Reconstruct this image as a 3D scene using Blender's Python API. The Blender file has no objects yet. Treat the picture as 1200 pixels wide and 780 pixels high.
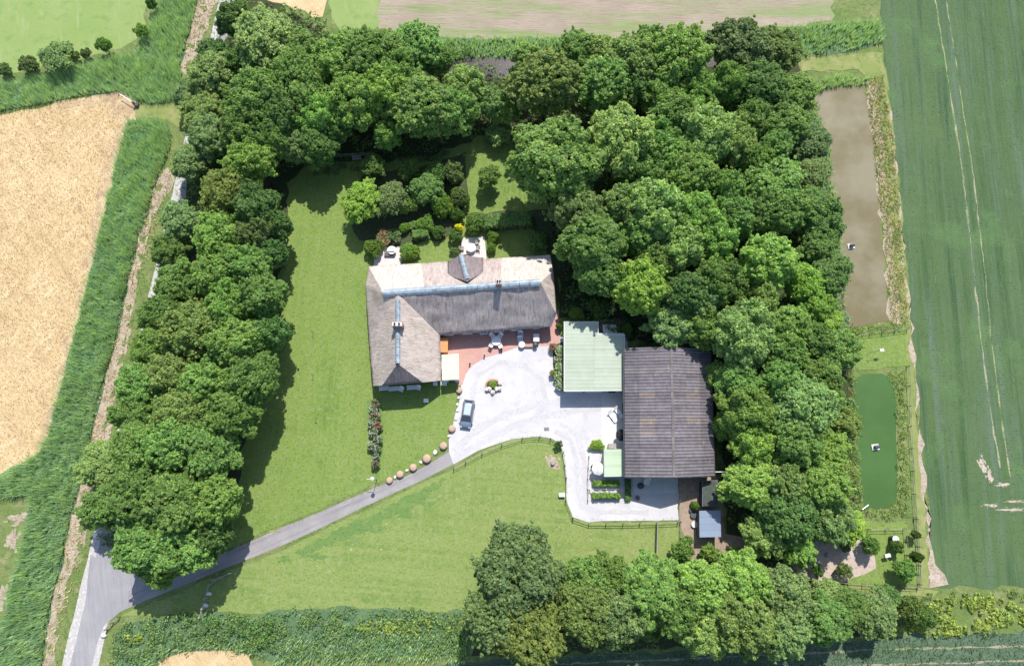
import bpy, math, random
import numpy as np
from mathutils import Vector, Matrix
from mathutils.geometry import tessellate_polygon
R = math.radians
random.seed(4); rng = np.random.default_rng(7)
S = bpy.context.scene
# ------------------------------------------------------------ camera, sky, sun, exposure
CAM_H, TILT, FPX = 100.0, R(15), 768.0
cd = bpy.data.cameras.new('camera'); cam = bpy.data.objects.new('camera', cd); S.collection.objects.link(cam)
cam.location = (0, 0, CAM_H); cam.rotation_euler = (TILT, 0, 0)
cd.sensor_width = 36; cd.lens = 36*FPX/1200; cd.clip_end = 6000; cd.clip_start = 1
S.camera = cam
SUN_EL, SUN_AZ = R(54.5), R(11)      # azimuth clockwise from +Y
wd = bpy.data.worlds.new('World'); S.world = wd; wd.use_nodes = True
nt = wd.node_tree; bg = nt.nodes['Background']; sk = nt.nodes.new('ShaderNodeTexSky')
sk.sky_type = 'NISHITA'; sk.sun_disc = False; sk.sun_elevation = SUN_EL; sk.sun_rotation = SUN_AZ
nt.links.new(sk.outputs[0], bg.inputs[0]); bg.inputs[1].default_value = 0.14
sl = bpy.data.lights.new('sun', 'SUN'); sl.energy = 4.4; sl.angle = R(0.53); sl.color = (1, .955, .89)
so = bpy.data.objects.new('sun', sl); S.collection.objects.link(so)
sd = Vector((math.sin(SUN_AZ)*math.cos(SUN_EL), math.cos(SUN_AZ)*math.cos(SUN_EL), math.sin(SUN_EL)))
so.rotation_euler = sd.to_track_quat('Z', 'Y').to_euler(); so.location = (0, 0, 150)
S.view_settings.view_transform = 'Standard'; S.view_settings.look = 'None'
S.view_settings.exposure = 0.5; S.view_settings.gamma = 1
S.render.engine = 'CYCLES'
C = S.collection

def W(px, py, z=0.0):
    """ground position of a place seen in the survey photograph, at height z"""
    u = (px-600)/FPX; v = (390-py)/FPX
    dy = v*math.cos(TILT)+math.sin(TILT); dz = v*math.sin(TILT)-math.cos(TILT)
    t = (z-CAM_H)/dz
    return Vector((u*t, dy*t, z))
def mpp(px, py, z=0.0):
    return (W(px+1, py, z)-W(px, py, z)).length
# ------------------------------------------------------------ bookkeeping
def tag(o, label=None, cat=None, group=None, kind=None):
    if label: o['label'] = label
    if cat: o['category'] = cat
    if group: o['group'] = group
    if kind: o['kind'] = kind
    return o
def empty(name, loc, rz=0, label=None, cat=None, group=None):
    o = bpy.data.objects.new(name, None); C.objects.link(o); o.location = loc; o.rotation_euler = (0, 0, rz)
    o.empty_display_size = .3
    return tag(o, label, cat, group)
def link(name, me, parent=None, mat=None):
    o = bpy.data.objects.new(name, me); C.objects.link(o); o.parent = parent
    if mat is not None and not me.materials: me.materials.append(mat)
    return o
def child_tree(o, parent=None):
    c = o.copy(); C.objects.link(c); c.parent = parent
    for ch in list(o.children): child_tree(ch, c)
    return c
def np_mesh(name, V, k, mat=None, smooth=False):
    """V: (n*k,3) verts, faces of k consecutive verts"""
    me = bpy.data.meshes.new(name); n = len(V)//k
    me.vertices.add(len(V)); me.vertices.foreach_set('co', V.astype(np.float32).ravel())
    me.loops.add(n*k); me.loops.foreach_set('vertex_index', np.arange(n*k, dtype=np.int32))
    me.polygons.add(n); me.polygons.foreach_set('loop_start', np.arange(0, n*k, k, dtype=np.int32))
    me.polygons.foreach_set('loop_total', np.full(n, k, dtype=np.int32))
    me.update(calc_edges=True)
    if mat: me.materials.append(mat)
    return me
class MB:
    def __init__(s): s.v = []; s.f = []
    def add(s, vs, fs):
        n = len(s.v); s.v += [tuple(v) for v in vs]; s.f += [tuple(i+n for i in f) for f in fs]; return s
    def box(s, c, d, rz=0, M=None, taper=1.0):
        x, y, z = d[0]/2, d[1]/2, d[2]/2; vs = []
        for k in (-1, 1):
            t = taper if k > 0 else 1
            for a, b in ((-1, -1), (1, -1), (1, 1), (-1, 1)):
                p = Vector((a*x*t, b*y*t, k*z))
                if rz: p.rotate(Matrix.Rotation(rz, 3, 'Z'))
                p = p+Vector(c)
                vs.append(M @ p if M else p)
        return s.add(vs, [(3, 2, 1, 0), (4, 5, 6, 7), (0, 1, 5, 4), (1, 2, 6, 5), (2, 3, 7, 6), (3, 0, 4, 7)])
    def tube(s, pts, rad, n=8, cap=True):
        pts = [Vector(p) for p in pts]; vs = []; m = len(pts)
        if not hasattr(rad, '__len__'): rad = [rad]*m
        for i, p in enumerate(pts):
            d = (pts[min(i+1, m-1)]-pts[max(i-1, 0)]).normalized()
            a = d.cross(Vector((0, 0, 1)) if abs(d.z) < .9 else Vector((1, 0, 0))).normalized(); b = d.cross(a)
            for j in range(n):
                t = 2*math.pi*j/n; vs.append(p+(a*math.cos(t)+b*math.sin(t))*rad[i])
        fs = [(i*n+j, i*n+(j+1) % n, (i+1)*n+(j+1) % n, (i+1)*n+j) for i in range(m-1) for j in range(n)]
        if cap: fs += [tuple(range(n-1, -1, -1)), tuple(range((m-1)*n, m*n))]
        return s.add(vs, fs)
    def lathe(s, prof, c=(0, 0, 0), n=14, wob=0, sq=(1, 1)):
        vs = []; m = len(prof)
        for r, z in prof:
            for j in range(n):
                t = 2*math.pi*j/n; q = r*(1+wob*math.sin(j*2.3+z*5+c[0]))
                vs.append((c[0]+q*math.cos(t)*sq[0], c[1]+q*math.sin(t)*sq[1], c[2]+z))
        fs = [(i*n+j, i*n+(j+1) % n, (i+1)*n+(j+1) % n, (i+1)*n+j) for i in range(m-1) for j in range(n)]
        fs += [tuple(range(n-1, -1, -1)), tuple(range((m-1)*n, m*n))]
        return s.add(vs, fs)
    def prism(s, pts, z0, z1):
        n = len(pts)
        ar = sum(pts[i][0]*pts[(i+1) % n][1]-pts[(i+1) % n][0]*pts[i][1] for i in range(n))
        if ar < 0: pts = pts[::-1]
        vs = [(p[0], p[1], z0) for p in pts]+[(p[0], p[1], z1) for p in pts]
        return s.add(vs, [tuple(range(n-1, -1, -1)), tuple(range(n, 2*n))]+[(i, (i+1) % n, (i+1) % n+n, i+n) for i in range(n)])
    def build(s, name, mat, parent=None, smooth=False, bevel=0):
        me = bpy.data.meshes.new(name); me.from_pydata(s.v, [], s.f); me.update(); me.materials.append(mat)
        if smooth: me.polygons.foreach_set('use_smooth', [True]*len(me.polygons))
        o = link(name, me, parent)
        if bevel:
            b = o.modifiers.new('bevel', 'BEVEL'); b.width = bevel; b.segments = 2; b.limit_method = 'ANGLE'
        return o
def loft(name, top, bot, n, m, mat, parent, noise=.05, thick=0.0):
    """surface between two polylines; points resampled; gently uneven"""
    def res(pl, t):
        k = len(pl)-1; q = min(t*k, k-1e-6); i = int(q); return Vector(pl[i]).lerp(Vector(pl[i+1]), q-i)
    vs = []
    for j in range(m+1):
        for i in range(n+1):
            t = i/n; p = res(top, t).lerp(res(bot, t), j/m)
            if noise: p.z += noise*(math.sin(p.x*1.7+p.y*.9)+math.sin(p.x*.8-p.y*2.1+1)+math.sin(p.y*3.7+p.x*.3)*.6)
            if j == m and thick:
                p.z += noise*.8*math.sin(t*60)
            vs.append(p)
    w = n+1
    fs = [(j*w+i, j*w+i+1, (j+1)*w+i+1, (j+1)*w+i) for j in range(m) for i in range(n)]
    if thick:
        base = len(vs)
        for i in range(n+1):
            p = vs[m*w+i].copy(); q = vs[(m-1)*w+i]; d = (q-p); d.z = 0
            if d.length > 1e-4: d.normalize()
            p = p+d*.12; p.z -= thick; vs.append(p)
        fs += [(m*w+i, m*w+i+1, base+i+1, base+i) for i in range(n)]
    b = MB(); b.add(vs, fs); return b.build(name, mat, parent, smooth=True)
# ------------------------------------------------------------ materials
def new_mat(name, rough=.85, spec=.3):
    m = bpy.data.materials.new(name); m.use_nodes = True
    b = m.node_tree.nodes['Principled BSDF']; b.inputs['Roughness'].default_value = rough
    b.inputs['Specular IOR Level'].default_value = spec
    return m, m.node_tree, b
def coords(t, scale, rot=0):
    tc = t.nodes.new('ShaderNodeTexCoord'); mp = t.nodes.new('ShaderNodeMapping'); mp2 = t.nodes.new('ShaderNodeMapping')
    mp.inputs['Rotation'].default_value = (0, 0, rot); mp2.inputs['Scale'].default_value = scale
    t.links.new(tc.outputs['Object'], mp.inputs[0]); t.links.new(mp.outputs[0], mp2.inputs[0]); return mp2.outputs[0]
def noise(t, scale, rot=0, detail=4, rough=.6, dist=0, off=None):
    if not hasattr(scale, '__len__'): scale = (scale,)*3
    n = t.nodes.new('ShaderNodeTexNoise'); n.inputs['Scale'].default_value = 1; n.inputs['Detail'].default_value = detail
    n.inputs['Roughness'].default_value = rough; n.inputs['Distortion'].default_value = dist
    t.links.new(coords(t, scale, rot), n.inputs['Vector']); return n.outputs['Fac']
def ramp(t, src, lo, hi):
    r = t.nodes.new('ShaderNodeMapRange'); r.inputs[1].default_value = lo; r.inputs[2].default_value = hi
    t.links.new(src, r.inputs[0]); return r.outputs[0]
def mixc(t, fac, a, b, mode='MIX'):
    m = t.nodes.new('ShaderNodeMix'); m.data_type = 'RGBA'; m.blend_type = mode
    for s, x in ((m.inputs[0], fac), (m.inputs[6], a), (m.inputs[7], b)):
        if hasattr(x, 'is_output'): t.links.new(x, s)
        elif s == m.inputs[0]: s.default_value = x
        else: s.default_value = (*x, 1)
    return m.outputs[2]
def ground_mat(name, base, layers, bumps=(), rough=.95, spec=.15):
    """layers: (color, scale, rot, lo, hi, detail)"""
    m, t, b = new_mat(name, rough, spec); col = base
    for i, (c, sc, rot, lo, hi, de) in enumerate(layers):
        col = mixc(t, ramp(t, noise(t, sc, rot, de), lo, hi), col, c)
    if hasattr(col, 'is_output'): t.links.new(col, b.inputs['Base Color'])
    else: b.inputs['Base Color'].default_value = (*col, 1)
    prev = None
    for sc, rot, st, dist in bumps:
        bp = t.nodes.new('ShaderNodeBump'); bp.inputs['Strength'].default_value = st; bp.inputs['Distance'].default_value = dist
        t.links.new(noise(t, sc, rot, 5, .7), bp.inputs['Height'])
        if prev: t.links.new(prev, bp.inputs['Normal'])
        prev = bp.outputs[0]
    if prev: t.links.new(prev, b.inputs['Normal'])
    return m
def plain(name, c, rough=.6, spec=.4, metal=0, var=.12, sc=3):
    m, t, b = new_mat(name, rough, spec); b.inputs['Metallic'].default_value = metal
    d = tuple(x*(1-var*2) for x in c); l = tuple(min(1, x*(1+var)) for x in c)
    t.links.new(mixc(t, ramp(t, noise(t, sc, 0, 5), .3, .7), d, l), b.inputs['Base Color']); return m
def objcol_mat(name, rough=.7, var=.35, sc=2.5, stain=None):
    m, t, b = new_mat(name, rough, .3); oi = t.nodes.new('ShaderNodeObjectInfo')
    n = ramp(t, noise(t, sc, 0, 5), .25, .75); c = mixc(t, 1.0, oi.outputs['Color'], mixc(t, n, (1-var,)*3, (1+var*.4,)*3), 'MULTIPLY')
    if stain: c = mixc(t, ramp(t, noise(t, stain[1], 0, 6), stain[2], stain[3]), c, stain[0])
    t.links.new(c, b.inputs['Base Color']); return m
def leaf_mat(name, fixed=None, trans=.4, vary=.4):
    m = bpy.data.materials.new(name); m.use_nodes = True; t = m.node_tree; t.nodes.clear()
    out = t.nodes.new('ShaderNodeOutputMaterial'); mx = t.nodes.new('ShaderNodeMixShader'); df = t.nodes.new('ShaderNodeBsdfPrincipled'); tr = t.nodes.new('ShaderNodeBsdfTranslucent')
    df.inputs['Roughness'].default_value = .55; df.inputs['Specular IOR Level'].default_value = .35
    if fixed: col = fixed
    else: col = t.nodes.new('ShaderNodeObjectInfo').outputs['Color']
    ge = t.nodes.new('ShaderNodeNewGeometry')
    v = mixc(t, ge.outputs['Random Per Island'], (1-vary,)*3, (1+vary,)*3)
    c = mixc(t, 1.0, col, v, 'MULTIPLY')
    n = ramp(t, noise(t, .8, 0, 3), .35, .7)
    c = mixc(t, 1.0, c, mixc(t, n, (.78, .84, .85), (1.28, 1.14, .95)), 'MULTIPLY')
    t.links.new(c, df.inputs['Base Color'])
    c2 = mixc(t, 1.0, c, (1.25, 1.25, .5), 'MULTIPLY'); t.links.new(c2, tr.inputs[0])
    mx.inputs[0].default_value = trans
    t.links.new(df.outputs[0], mx.inputs[1]); t.links.new(tr.outputs[0], mx.inputs[2]); t.links.new(mx.outputs[0], out.inputs[0])
    return m
M = {}
M['lawn'] = ground_mat('lawn grass', (.145, .225, .045), [((.185, .26, .062), .09, .2, .35, .65, 6), ((.105, .18, .036), .3, 0, .48, .72, 6), ((.255, .285, .1), .17, 0, .56, .78, 7), ((.18, .245, .06), (1.5, .04, 1), .05, .42, .6, 4), ((.32, .31, .17), .6, .5, .66, .8, 7), ((.085, .15, .04), 3.2, 0, .5, .7, 5), ((.2, .26, .1), 1.4, 0, .5, .7, 5), ((.5, .52, .4), 2.6, 0, .72, .75, 3)], [(3, 0, .6, .15), (12, 0, .4, .05)])
M['meadow'] = ground_mat('mown meadow grass', (.17, .24, .062), [((.215, .27, .085), .07, 0, .4, .65, 6), ((.125, .2, .046), .2, 0, .48, .72, 6), ((.32, .305, .16), .13, 1, .56, .76, 8), ((.21, .265, .08), (.04, 1.1, 1), .08, .42, .6, 4), ((.4, .36, .25), .5, .7, .68, .8, 7), ((.1, .165, .045), 3, 0, .5, .72, 5), ((.23, .28, .12), 1.3, 0, .5, .7, 5), ((.55, .54, .45), 1.7, 0, .71, .74, 3)], [(3, 0, .6, .15), (12, 0, .4, .05)])
M['lush'] = ground_mat('lush grass', (.125, .21, .06), [((.17, .24, .08), .5, 0, .45, .7, 6), ((.09, .155, .042), 2.5, 0, .5, .7, 5)], [(4, 0, .6, .15)])
M['pasture'] = ground_mat('pasture grass', (.2, .28, .085), [((.25, .31, .12), .1, 0, .4, .65, 5), ((.13, .23, .06), .4, 0, .52, .75, 5), ((.28, .32, .15), (.9, .12, 1), -.25, .55, .75, 4)], [(3, 0, .5, .12)])
M['straw'] = ground_mat('flattened ripe barley', (.485, .36, .195), [((.55, .42, .24), .08, 0, .4, .65, 6), ((.42, .3, .17), (.12, .7, 1), .9, .5, .72, 8), ((.6, .475, .29), (.9, .2, 1), .7, .5, .72, 7), ((.33, .24, .12), (1.2, 2.4, 1), .9, .62, .8, 6)], [((.5, 1.5, 1), .9, .7, .3), ((2, 3.5, 1), .9, .6, .15)])
M['straw_edge'] = ground_mat('browner barley margin', (.4, .29, .18), [((.52, .4, .25), .5, 0, .42, .62, 7), ((.3, .21, .13), (1.4, .3, 1), -.3, .55, .75, 6)], [(3, 0, .7, .15)])
M['dry_track'] = ground_mat('worn wheel line', (.3, .29, .17), [((.1, .16, .07), .25, 0, .42, .6, 6)])
M['gravel_track'] = ground_mat('driven gravel', (.445, .435, .445), [((.48, .47, .485), .35, 0, .45, .6, 7), ((.37, .36, .36), 3, 0, .5, .7, 6)], [(9, 0, .3, .03)])
M['crop'] = ground_mat('green cereal crop', (.064, .112, .044), [((.082, .134, .05), .05, 0, .4, .65, 6), ((.1, .145, .1), (.5, .022, 1), .09, .52, .7, 6), ((.04, .085, .032), (.6, .03, 1), .09, .5, .66, 5), ((.085, .13, .075), (2.2, .02, 1), .09, .48, .68, 5), ((.12, .16, .12), (2.6, .25, 1), .085, .58, .8, 6), ((.09, .16, .06), .12, 2, .55, .7, 5)], [((3, .6, 1), .085, .5, .12)])
M['crop_low'] = ground_mat('grey green cereal crop', (.085, .135, .08), [((.12, .17, .12), (.08, .7, 1), .03, .45, .7, 6), ((.16, .2, .15), (.4, 2.4, 1), .03, .56, .8, 6), ((.055, .1, .05), 1.8, 0, .5, .75, 5)], [(3.5, 0, .8, .2)])
M['soil'] = ground_mat('bare pinkish tilled soil', (.3, .25, .195), [((.36, .3, .24), .15, 0, .4, .7, 6), ((.22, .27, .12), (.04, .3, 1), .02, .44, .62, 7), ((.14, .24, .07), (.07, .6, 1), .02, .58, .74, 6), ((.25, .19, .14), (.3, 4, 1), .02, .5, .7, 5)], [((.5, 3, 1), .02, .7, .2), (5, 0, .5, .1)])
M['rough'] = ground_mat('rough grass', (.13, .185, .055), [((.2, .225, .09), .25, 0, .4, .65, 6), ((.3, .28, .16), .5, 0, .56, .75, 7), ((.08, .14, .035), 1.3, 0, .5, .7, 5)], [(3, 0, .8, .25)])
M['path_grass'] = ground_mat('trodden mown grass path', (.2, .235, .075), [((.27, .27, .115), .3, 0, .45, .65, 6), ((.12, .19, .05), .9, 0, .5, .7, 5)], [(4, 0, .5, .12)])
M['dry'] = ground_mat('dead dry reed litter', (.4, .33, .25), [((.5, .42, .33), .6, 0, .4, .65, 6), ((.27, .21, .15), 1.7, 0, .5, .7, 6), ((.2, .22, .09), .35, 0, .55, .75, 6)], [(4, 0, .9, .3)])
M['reed_ground'] = ground_mat('reed bed floor', (.09, .16, .08), [((.13, .2, .1), .8, 0, .4, .7, 5)], [(3, 0, .8, .3)])
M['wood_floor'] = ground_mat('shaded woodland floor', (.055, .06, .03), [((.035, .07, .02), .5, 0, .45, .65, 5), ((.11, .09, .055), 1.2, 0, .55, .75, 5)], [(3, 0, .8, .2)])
M['bed_soil'] = ground_mat('dark garden bed', (.075, .08, .045), [((.05, .09, .03), .7, 0, .4, .65, 5), ((.16, .12, .08), 1.6, 0, .55, .75, 5)], [(4, 0, .8, .2)])
M['yard_soil'] = ground_mat('brown trodden yard', (.29, .22, .17), [((.36, .28, .22), .5, 0, .4, .7, 6), ((.2, .15, .11), 1.5, 0, .5, .75, 6), ((.14, .17, .07), .4, 0, .6, .75, 5)], [(5, 0, .6, .1)])
M['orchard_soil'] = ground_mat('pale pinkish soil', (.42, .34, .29), [((.5, .42, .36), .4, 0, .4, .7, 6), ((.27, .21, .16), 1.8, 0, .52, .75, 6), ((.18, .24, .09), .3, 0, .56, .72, 6)], [(5, 0, .7, .12)])
M['gravel'] = ground_mat('pale gravel', (.475, .465, .48), [((.545, .535, .55), .2, 0, .4, .65, 6), ((.39, .385, .4), .5, 0, .52, .75, 6), ((.43, .41, .405), 8, 0, .5, .7, 4), ((.43, .42, .42), (.15, .6, 1), .5, .6, .8, 6)], [(9, 0, .35, .03)])
M['concrete'] = ground_mat('pale concrete', (.56, .56, .54), [((.48, .49, .48), .5, 0, .45, .7, 6), ((.44, .45, .44), 2.5, 0, .6, .8, 6)], [(7, 0, .15, .02)])
M['asphalt'] = ground_mat('weathered grey asphalt', (.255, .25, .265), [((.3, .295, .305), .25, 0, .4, .65, 6), ((.21, .205, .22), (2.4, .12, 1), -.24, .5, .75, 5), ((.34, .33, .33), 6, 0, .55, .75, 4)], [(9, 0, .2, .02)])
M['asphalt2'] = ground_mat('grey drive asphalt', (.25, .235, .24), [((.31, .295, .295), .3, 0, .4, .65, 6), ((.19, .18, .19), (.06, 1.8, 1), -.42, .5, .75, 5), ((.36, .34, .33), 5, 0, .58, .75, 4)], [(9, 0, .25, .02)])
M['verge_edge'] = ground_mat('pale gravel road edge', (.38, .365, .35), [((.42, .4, .38), .8, 0, .45, .7, 6), ((.6, .58, .58), 3, 0, .5, .7, 5)], [(7, 0, .3, .03)])
M['brown_water'] = None
def water_mat(name, c, c2, rough):
    m, t, b = new_mat(name, rough, .5)
    t.links.new(mixc(t, ramp(t, noise(t, .12, 0, 5), .4, .62), c, c2), b.inputs['Base Color'])
    bp = t.nodes.new('ShaderNodeBump'); bp.inputs['Strength'].default_value = .15; bp.inputs['Distance'].default_value = .05
    t.links.new(noise(t, 3, 0, 3), bp.inputs['Height']); t.links.new(bp.outputs[0], b.inputs['Normal']); return m
M['brown_water'] = water_mat('muddy brown pond water', (.155, .13, .065), (.215, .19, .12), .2)  # paler drifts in the brown stand in for cloud reflection
M['green_water'] = water_mat('opaque green pond water', (.05, .11, .022), (.06, .13, .03), .25)
M['moat_water'] = water_mat('dark moat water', (.05, .038, .04), (.06, .048, .05), .1)
def brick_mat(name, c1, c2, mortar, sx, rot=0):
    m, t, b = new_mat(name, .85, .2); br = t.nodes.new('ShaderNodeTexBrick')
    t.links.new(coords(t, (1, 1, 1), rot), br.inputs[0]); br.inputs['Scale'].default_value = sx
    br.inputs['Color1'].default_value = (*c1, 1); br.inputs['Color2'].default_value = (*c2, 1); br.inputs['Mortar'].default_value = (*mortar, 1)
    br.inputs['Mortar Size'].default_value = .025
    c = mixc(t, ramp(t, noise(t, .7, 0, 6), .35, .7), br.outputs[0], mixc(t, .5, br.outputs[0], mortar)); t.links.new(c, b.inputs['Base Color']); return m
M['paving'] = brick_mat('red clinker paving', (.42, .19, .16), (.5, .26, .22), (.45, .33, .28), 2.2, .05)
M['brick'] = brick_mat('brick wall', (.28, .1, .07), (.36, .15, .1), (.35, .3, .26), 2.5)
M['slab'] = brick_mat('pale stone slabs', (.6, .56, .52), (.66, .62, .58), (.42, .4, .38), 1.0)
def thatch_mat(name, c, c2, c3, sx=(3.2, .6, .6)):
    m, t, b = new_mat(name, .95, .1)
    col = mixc(t, ramp(t, noise(t, .3, 0, 6, .7), .38, .62), c, c2)
    col = mixc(t, ramp(t, noise(t, sx, 0, 6, .75), .46, .68), col, c3)
    col = mixc(t, ramp(t, noise(t, 1.5, .3, 8, .85), .54, .72), col, tuple(x*.62 for x in c3))
    col = mixc(t, ramp(t, noise(t, 1.9, 1.3, 8, .85), .56, .74), col, tuple(min(.8, x*1.25) for x in c2))
    col = mixc(t, ramp(t, noise(t, (.25, .25, .25), 2, 5, .6), .58, .75), col, (c3[0]*.95, c3[1]*1.02, c3[2]*.85))
    t.links.new(col, b.inputs['Base Color'])
    bp = t.nodes.new('ShaderNodeBump'); bp.inputs['Strength'].default_value = 1; bp.inputs['Distance'].default_value = .3
    t.links.new(noise(t, tuple(x*1.2 for x in sx), 0, 7, .85), bp.inputs['Height']); t.links.new(bp.outputs[0], b.inputs['Normal']); return m
M['thatch'] = thatch_mat('weathered grey thatch', (.41, .36, .345), (.52, .465, .44), (.26, .21, .215))
M['thatch_warm'] = thatch_mat('warm brown grey thatch', (.49, .41, .38), (.58, .5, .46), (.33, .26, .23))
M['thatch_side'] = thatch_mat('warm side thatch', (.53, .455, .41), (.62, .54, .48), (.37, .3, .26), (.6, 3.2, .6))
M['thatch_pale'] = thatch_mat('pale dry thatch', (.6, .545, .49), (.68, .62, .57), (.46, .4, .35))
M['thatch_dark'] = thatch_mat('dark old and shade-painted thatch', (.27, .225, .23), (.34, .29, .29), (.18, .145, .145))  # older thatch on the cross gable; painted shade on the half hip
M['zinc'] = plain('grey blue ridge metal', (.31, .375, .42), .55, .4, .1, .22, 1.8)
M['wall'] = M['brick']
M['white'] = plain('white paint', (.78, .78, .78), .5, .4, 0, .04)
M['cream_board'] = plain('cream boards', (.6, .58, .5), .6, .3, 0, .08)
M['wood'] = plain('weathered timber', (.19, .14, .1), .85, .2, 0, .2, 5)
M['greywood'] = plain('grey timber', (.32, .3, .27), .85, .2, 0, .18, 5)
M['orange_wood'] = plain('orange stained wood', (.62, .27, .1), .6, .3, 0, .1, 5)
M['darkboard'] = plain('dark green boards', (.06, .075, .06), .7, .3, 0, .2, 3)
M['black'] = plain('black plastic', (.02, .02, .022), .5, .4, 0, .1)
M['darkgrey'] = plain('dark grey metal', (.09, .09, .1), .5, .4, .3, .1)
M['glass'] = plain('dark window glass', (.03, .04, .05), .08, .8, 0, .05)
M['stone'] = ground_mat('tan boulder stone', (.4, .28, .21), [((.48, .35, .27), 2, 0, .4, .65, 6), ((.36, .27, .2), 5, 0, .55, .75, 6)], [(6, 0, .6, .06)])
M['whitestone'] = plain('white stone', (.65, .63, .6), .9, .2, 0, .1, 4)
M['sheet'] = objcol_mat('weathered fibre cement sheet', .85, .35, 1.6, ((.38, .3, .22), (2.2, .5, 1), .62, .82))
M['green_sheet'] = objcol_mat('pale green metal sheet', .5, .1, .8, ((.36, .42, .34), (1.5, 1.5, 1), .62, .85))
M['objcol'] = objcol_mat('painted surface', .5, .08, 3)
M['grey_roof'] = plain('blue grey roofing felt', (.22, .26, .34), .5, .4, 0, .06, 1)
M['bark'] = plain('tree bark', (.11, .09, .07), .9, .1, 0, .25, 6)
M['leaf'] = leaf_mat('tree leaves')
M['reed'] = leaf_mat('green reeds', (.42, .6, .38), .35, .3)
M['reed_dark'] = leaf_mat('dark reeds', (.065, .12, .06), .3, .5)
M['cropleaf'] = leaf_mat('cereal leaves', (.12, .195, .11), .35, .25)
M['roughleaf'] = leaf_mat('rough grass blades', (.34, .44, .17), .4, .3)
M['dryleaf'] = leaf_mat('dry stems', (.62, .52, .38), .2, .4)
M['strawleaf'] = leaf_mat('ripe barley stems', (.5, .38, .21), .3, .15)
M['limeleaf'] = leaf_mat('yellow green broad leaves', (.33, .43, .1), .4, .35)
M['petal_white'] = plain('white petals', (.75, .74, .7), .7, .2, 0, .05)
M['petal_pink'] = plain('pink petals', (.6, .3, .32), .7, .2, 0, .1)
M['petal_orange'] = plain('orange petals', (.7, .28, .06), .7, .2, 0, .1)
M['carpaint'] = plain('blue grey car paint', (.2, .26, .34), .3, .6, .3, .03)
M['carglass'] = plain('car glass', (.05, .06, .08), .04, .9, 0, .02)
M['sunroof'] = plain('roof glass with painted reflection', (.5, .58, .62), .1, .9, .2, .02)  # reflection painted into the pale base colour
M['lamp'] = plain('headlamp glass', (.6, .62, .65), .15, .7, 0, .02)
M['red'] = plain('red lens', (.35, .02, .02), .3, .5, 0, .02)
M['cushion_blue'] = plain('pale blue fabric', (.42, .5, .62), .9, .1, 0, .08)
M['roofstripe'] = objcol_mat('lean-to roof strips', .5, .06, 3)

# ------------------------------------------------------------ ground areas
def outline(pts, step=2.0, jit=.3, closed=True):
    P = [Vector((p.x, p.y, 0)) for p in pts]; out = []; n = len(P)
    for i in range(n):
        a, b = P[i], P[(i+1) % n]; L = (b-a).length
        if L > 90: out.append(a); continue
        k = max(1, int(L/step)); d = (b-a).normalized() if L > 0 else Vector((1, 0, 0)); nn = Vector((-d.y, d.x, 0))
        for j in range(k):
            p = a.lerp(b, j/k)
            out.append(p+nn*(random.uniform(-jit, jit) if jit else 0))
    return out
BOXES = []
def area(name, px, mat, jit=.3, step=1.5, z=None, label=None, world=False, cat=None, kind='structure'):
    pts = [Vector(p) for p in px] if world else [W(*p) for p in px]
    P = outline(pts, step, jit)
    if z is None:       # one step above every sheet it could overlap
        bb = (min(p.x for p in P), min(p.y for p in P), max(p.x for p in P), max(p.y for p in P))
        A = np.array([[p.x, p.y] for p in P])
        hit = lambda B_: in_poly(A[:, 0], A[:, 1], B_).any() or in_poly(B_[:, 0], B_[:, 1], A).any() or (len(A) < 60 and len(B_) < 60)
        k = 1+max([q[4] for q in BOXES if q[0] < bb[2] and q[2] > bb[0] and q[1] < bb[3] and q[3] > bb[1] and hit(q[5])], default=0)
        BOXES.append((*bb, k, A)); z = .004*k
    tri = tessellate_polygon([P])
    me = bpy.data.meshes.new(name)
    fs = []
    for f in tri:
        a, b, c = (P[i] for i in f)
        fs.append(f if (b-a).cross(c-a).z > 0 else f[::-1])
    me.from_pydata([(p.x, p.y, z) for p in P], [], fs); me.update(); me.materials.append(M[mat])
    o = link(name, me); o['kind'] = kind
    return o
def in_poly(X, Y, poly):
    ins = np.zeros(len(X), bool); n = len(poly)
    for i in range(n):
        x1, y1 = poly[i][0], poly[i][1]; x2, y2 = poly[(i+1) % n][0], poly[(i+1) % n][1]
        if y1 == y2: continue
        c = ((y1 > Y) != (y2 > Y)) & (X < (x2-x1)*(Y-y1)/(y2-y1)+x1); ins ^= c
    return ins
def sample(poly, dens):
    P = np.array([[p[0], p[1]] for p in poly]); lo = P.min(0); hi = P.max(0)
    n = int((hi-lo).prod()*dens); X = rng.uniform(lo[0], hi[0], n); Y = rng.uniform(lo[1], hi[1], n)
    k = in_poly(X, Y, P); return X[k], Y[k]
def hnoise(X, Y, f, s=0):
    return (np.sin(X*f+s)+np.sin(Y*f*1.3+2*s)+np.sin((X+Y)*f*.7+3*s+np.sin(X*f*.5)*2)+np.sin((X-Y)*f*1.7+s))/4
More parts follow.
